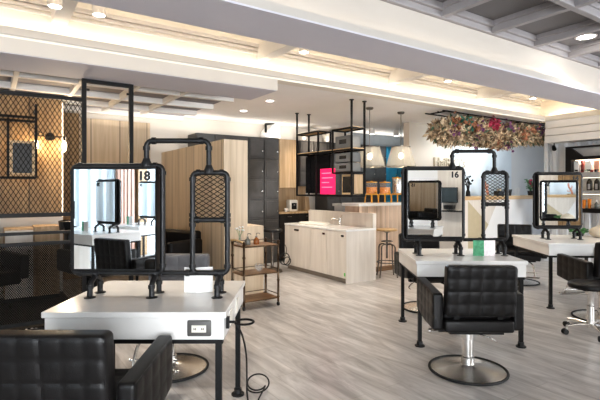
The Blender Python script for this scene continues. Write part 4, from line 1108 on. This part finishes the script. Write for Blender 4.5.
# wood cabinets in the bay and shampoo basins
for k, (ua, ub, zt2, lb) in enumerate(((4,34,.93,'light wood bay cabinet seen between the black rails, left one'),(34.5,60,.95,'light wood drawer unit seen between the black rails, right one'))):
    a, b_ = T_(ua, 6.75), T_(ub, 6.75)
    o = thing('bay_cabinet', lb, 'cabinet', rt(a, 6.75, 0), TH); w = b_-a
    bm = BM(); bb(bm, 0, w, .02, .42, .06, zt2); obj('carcass', bm, M['oak'], o)
    if k == 0:
        bm = BM(); bb(bm, .01, w-.01, 0, .019, .07, zt2-.02); obj('door', bm, M['pale'], o)
    else:
        for j in range(4):
            bm = BM(); z = .07+(zt2-.09)*j/4; bb(bm, .01, w-.01, 0, .019, z, z+(zt2-.09)/4-.012); obj('drawer', bm, M['oak'], o)
    bm = BM(); bb(bm, 0, w, .03, .4, 0, .06); obj('plinth', bm, M['dark'], o)
def shampoo_unit(u, p, label):
    t_ = T_(u, p); Yq = C_*p+S_*t_
    o = thing('shampoo_chair', label, 'chair', rt(t_, p, 0), TH+.3)
    bm = BM(); lathe(bm, [(0,.0),(.2,0),(.2,.02),(.08,.04),(.07,.5),(0,.5)], seg=24); obj('pedestal', bm, M['dark'], o)
    bm = BM(); rbox(bm, (0,-.25,.50), (.55,.6,.14), .03, (3,3,2)); obj('seat', bm, M['leather'], o)
    bm = BM(); rbox(bm, (0,.10,.72), (.52,.14,.40), .04, (3,3,3)); obj('backrest', bm, M['leather'], o)
    for s in (-1, 1):
        bm = BM(); rbox(bm, (s*.32,-.2,.60), (.09,.62,.26), .03, (2,3,3)); obj('armrest', bm, M['leather'], o)
    bm = BM(); lathe(bm, [(0,.82),(.12,.82),(.2,.92),(.215,1.03),(.195,1.035),(.17,.93),(.1,.86),(0,.855)], (0,.36,0), 26); obj('wash_basin', bm, M['dark'], o)
    bm = BM(); rbox(bm, (0,.17,1.0), (.26,.10,.13), .04, (2,2,2)); obj('neck_rest', bm, M['leather'], o)
    return o
shampoo_unit(91, 6.1, 'black shampoo chair with wash basin just left of mirror 18')
shampoo_unit(-26, 6.1, 'black shampoo chair with wash basin at the left edge of the photo')
# black armchair seen between mirror 18 and its mesh screen
Yq = 6.1; o = thing('waiting_armchair', 'black leather armchair with grey seat behind mirror 18 by the wood partition', 'armchair', (X_(166,Yq)-.02, Yq, 0), -.5)
bm = BM(); rbox(bm, (0,0,.45), (.60,.56,.14), .03, (3,3,2)); obj('seat', bm, M['gleather'], o)
bm = BM(); rbox(bm, (0,.30,.62), (.66,.14,.5), .04, (3,3,3)); obj('backrest', bm, M['leather'], o)
for s in (-1, 1):
    bm = BM(); rbox(bm, (s*.34,.02,.56), (.10,.60,.42), .035, (2,3,3)); obj('armrest', bm, M['leather'], o)
for sx in (-1, 1):
    for sy in (-1, 1):
        bm = BM(); cyl(bm, (sx*.27,sy*.22,0), (sx*.27,sy*.22,.39), .018); obj('leg', bm, M['black'], o)

# ================================================================= BEHIND THE CAMERA (seen in the mirrors)
rzB = TH + PI
for c, rz, num, sc, lb, lm, ll in (((-3.09,-1.62), rzB, '20', False, 'white styling table behind the photographer, seen in mirror 18 at its left', 'pipe-framed mirror behind the photographer, reflected at the left of mirror 18', 'white and green leaflet reflected at the left of mirror 18'),
        ((-2.93,-3.05), rzB, '19', False, 'white styling table behind the photographer, reflected at the right of mirror 18', 'pipe-framed mirror behind the photographer, reflected at the right of mirror 18', 'white and green leaflet reflected at the right of mirror 18'),
        ((1.74,.95), PI+.42, '15', False, 'white styling table right of the photographer, reflected in mirror 16', 'pipe-framed mirror right of the photographer, reflected in mirror 16', 'white and green leaflet reflected in mirror 16'),
        ((3.86,4.02), PI+.25, '13', False, 'white styling table outside the right edge, reflected in mirror 14', 'pipe-framed mirror outside the right edge, reflected in mirror 14', 'white and green leaflet just outside the right edge of the photo')):
    station_table(lb, (c[0],c[1],0), rz, .96, .84, outlet=.3, foot=False)
    station_mirror(lm, c, rz, 1.0, num, screen=sc)
    a = at_station(c, rz, .22, -.12)
    leaflet(ll, (a[0],a[1],HT), rz, .09, .09, .15, M['card'], M['green'])
dup(ch, (-1.98,.05,0), PI+.5, 'black quilted salon chair behind the photographer, seen only in mirror 18')
b = thing('computer_monitor', 'flat monitor on a stand behind the photographer, reflected in mirror 18', 'monitor', (-4.0,-2.45,HT), rzB)
bm = BM(); rbox(bm, (0,0,.30), (.42,.03,.30), .006, (1,1,1)); obj('casing', bm, M['dark'], b)
bm = BM(); bb(bm, -.195,.195,-.018,-.0155,.165,.435); obj('screen', bm, emit('monitor_glow', (.25,.4,.5), .4), b)
bm = BM(); cyl(bm, (0,.02,0), (0,.02,.2), .02); bb(bm, -.11,.11,-.08,.1,0,.015); obj('stand', bm, M['dark'], b)
b = thing('desk', 'narrow pale desk under the monitor behind the photographer', 'desk', (-4.0,-2.45,0), rzB)
bm = BM(); bb(bm, -.4,.4,-.2,.2,HT-.04,HT-.001); obj('desktop', bm, M['marble'], b)
for s_ in (-1, 1):
    bm = BM(); bb(bm, s_*.36-.02,s_*.36+.02,-.18,.18,0,HT-.04); obj('side_panel', bm, M['pale'], b)
b = thing('wall_monitor', 'dark monitor on a bracket behind the photographer, reflected in mirror 16', 'monitor', rt(1.19, P0+.05, 1.29), TH+PI)
bm = BM(); rbox(bm, (0,-.12,0), (.44,.04,.40), .008, (1,1,1)); obj('casing', bm, M['dark'], b)
bm = BM(); bb(bm, -.20,.20,-.143,-.1405,-.18,.18); obj('screen', bm, mat('slate_screen', (.06,.08,.09), .2), b)
bm = BM(); bb(bm, -.05,.05,-.1,-.005,-.06,.06); obj('bracket', bm, M['dark'], b)
bm = BM(); bb(bm, -.12,.12,-.2,-.005,-.36,-.26); bb(bm, -.35,.25,-.22,-.005,-.43,-.40); obj('ledge', bm, M['dark'], b)

# ================================================================= LIGHTS
def area(name, loc, rot, sx, sy, e, c, spread=None):
    l = bpy.data.lights.new(name, 'AREA'); l.shape = 'RECTANGLE'; l.size = sx; l.size_y = sy; l.energy = e; l.color = c
    if spread: l.spread = spread
    o = bpy.data.objects.new(name, l); COL.objects.link(o); o.location = loc; o.rotation_euler = rot; return o
def point(name, loc, e, c, r=.05):
    l = bpy.data.lights.new(name, 'POINT'); l.energy = e; l.color = c; l.shadow_soft_size = r
    o = bpy.data.objects.new(name, l); COL.objects.link(o); o.location = loc; return o
def spot(name, loc, e, c, ang=1.6, blend=.6, r=.05):
    l = bpy.data.lights.new(name, 'SPOT'); l.energy = e; l.color = c; l.spot_size = ang; l.spot_blend = blend; l.shadow_soft_size = r
    o = bpy.data.objects.new(name, l); COL.objects.link(o); o.location = loc; return o
BLUE = (.66,.84,1)
WARM = (1,.83,.64); NEUT = (1,.92,.81); DAY = (.86,.93,1)
def room_rot(pitch, yaw=0):
    # light whose -Z axis points along +p tilted up by pitch (radians)
    return (PI/2 + pitch, 0, TH + yaw)
for t_ in (-3.5, 0, 3.5, 7.0):
    area('cove_led', rt(t_, 2.99, zc+.06), room_rot(.15), 3.45, .04, 1.9, (1,.84,.66))
    area('cove_led', rt(t_, 4.79, zc+.06), room_rot(.4), 3.45, .03, 3.0, (1,.87,.72))
    area('cove_led', rt(t_, 3.56, zc+.05), room_rot(1.2), 3.45, .03, 5, WARM)
area('window_daylight', rt(-2.4, P0-.25, 1.5), room_rot(-.2), 4.3, 2.4, 400, DAY)
area('window_daylight', rt(-2.4, P0-.28, 1.3), room_rot(.30), 4.3, 2.0, 170, (1,.97,.94))  # upward fill added at the window to brighten the ceilings
area('window_daylight', rt(8.0, P0-.28, 1.3), room_rot(.30), 1.9, 2.0, 130, (1,.97,.94))  # same added upward fill at the right-hand window
area('window_daylight', rt(8.0, P0-.25, 1.45), room_rot(-.2), 1.9, 2.2, 320, DAY)
for t_, p_ in ((-1.5,.9),(1.3,.9),(4.1,.9),(6.9,.9),(-1.5,-1.9),(1.3,-1.9),(4.1,-1.9),(6.27,2.83)):
    spot('coffer_spot', rt(t_, p_, H+1.92), 52, NEUT, 2.2, .8, .10)
for u, v in ((243.5,110.5),(270,100.5)):
    Y = F*1.33/(HV-v); spot('ceiling_spot', (X_(u,Y), Y, zc-.02), 45, NEUT, 2.3, .8)
for t_, p_ in ((4.4,4.95),(5.6,5.0),(3.4,6.9),(5.2,7.2)):
    spot('ceiling_spot', rt(t_, p_, zc-.02), 24, NEUT, 2.0, .8)
for u, v, lb in spots:
    p = 4.05; t = T_(u, p); Y = C_*p + S_*t; spot('track_spot', rt(t, p, Z_(v,Y)-.07), 45, NEUT, 1.7, .7)
for u, v in ((369.7,107.5),(401,112)):
    Y = F*1.33/(HV-v); point('pendant_glow', (X_(u,Y), Y, Z_(160,Y)), 1.2, WARM, .05)
area('reception_wash', rt(T_(484,5.75), 5.75, zc-.12), (math.radians(35), 0, TH), 2.0, .2, 11, (.80,.92,1))
for s in (-1, 1):
    point('sconce_glow', rt(tS_+s*.17, pw-.16, zS-.13), 4.5, (1,.72,.40), .03)
area('bay_strip', rt(tw+.06, pw-.1, 1.9), (PI/2, 0, TH+2.2), .04, 1.4, 8, WARM)
area('shelf_light', dpt(.7,.12,1.96), (0,0,TH), .06, 1.0, 4, WARM)
spot('kitchen_spot', rt(tW+.8, 7.4, zc-.05), 30, WARM, 2.2, .7)
w = bpy.data.worlds.new('world'); scene.world = w; w.use_nodes = True
w.node_tree.nodes['Background'].inputs[0].default_value = (.75,.85,1,1); w.node_tree.nodes['Background'].inputs[1].default_value = .6

for t_, p_ in ((-2.6,-3.6),(-2.4,-1.2)):
    o = spot('window_bounce', rt(t_, p_, 2.4), 160, BLUE, 2.4, .9, .25); o.rotation_euler = (math.radians(70), 0, TH+PI/2)  # blue fill added to brighten the left wall, no fixture there
for t_ in (.9, 2.9, 5.0):
    o = spot('front_wall_spot', rt(t_, -2.4, H+1.85), 90, NEUT, 1.5, .8, .08); o.rotation_euler = (math.radians(48), 0, TH+PI)  # fill spots added to brighten the wall behind the camera
o = area('cove_led', rt(8.97, 4.15, zc+.06), (PI/2+.4, 0, TH-PI/2), 1.15, .03, 2.2, WARM)
o = spot('bulkhead_spot', rt(6.6, 1.8, H+1.85), 60, NEUT, 1.2, .8, .08); o.rotation_euler = (math.radians(72), 0, TH-PI/2-.1)  # fill spot added to brighten the bulkhead face
for u, v, lb in ((372,131,'small white ceiling spotlight seen between the pendant rods, left one'),(396,133,'small white ceiling spotlight seen beside the teal lockers, right one')):
    p = 7.2; t = T_(u, p); Y = C_*p + S_*t; z = Z_(v, Y)
    o = thing('ceiling_spotlight', lb, 'spotlight', rt(t, p, z), TH)
    bm = BM(); cyl(bm, (0,0,.05), (0,0,zc-z), .012); obj('stem', bm, M['white'], o)
    bm = BM(); lathe(bm, [(0,.06),(.05,.06),(.055,-.07),(.045,-.07),(0,-.05)], seg=18); obj('lamp_head', bm, M['white'], o)
    bm = BM(); lathe(bm, [(0,-.062),(.045,-.069)], seg=18); obj('lens', bm, M['down'], o)
    q = spot('locker_spot', rt(t, p, z-.09), 22, (.75,.90,1), 1.9, .7); q.rotation_euler = (math.radians(30), 0, TH)
for t_ in (2.5, 5.0, 7.5):
    q = area('locker_top_led', rt(t_, 7.9, 2.47), (PI, 0, TH), 2.3, .06, 4, (1,.93,.84))  # hidden uplight added on the lockers to brighten the ceiling
# ================================================================= CAMERA
cam = bpy.data.cameras.new('camera'); co = bpy.data.objects.new('camera', cam); COL.objects.link(co)
co.location = (0,0,H); co.rotation_euler = (PI/2,0,0)
cam.sensor_fit = 'HORIZONTAL'; cam.sensor_width = 36; cam.lens = 36*F/600; cam.shift_y = (HV-200)/600.0
cam.clip_start = .02; cam.clip_end = 60
scene.camera = co
try:
    scene.cycles.use_denoising = True; scene.cycles.max_bounces = 8; scene.cycles.diffuse_bounces = 5; scene.cycles.glossy_bounces = 5; scene.cycles.transparent_max_bounces = 12
    scene.cycles.sample_clamp_indirect = 6
except Exception: pass
scene.view_settings.view_transform = 'Standard'
try: scene.view_settings.look = 'Medium High Contrast'
except Exception: pass
scene.view_settings.exposure = 0.55
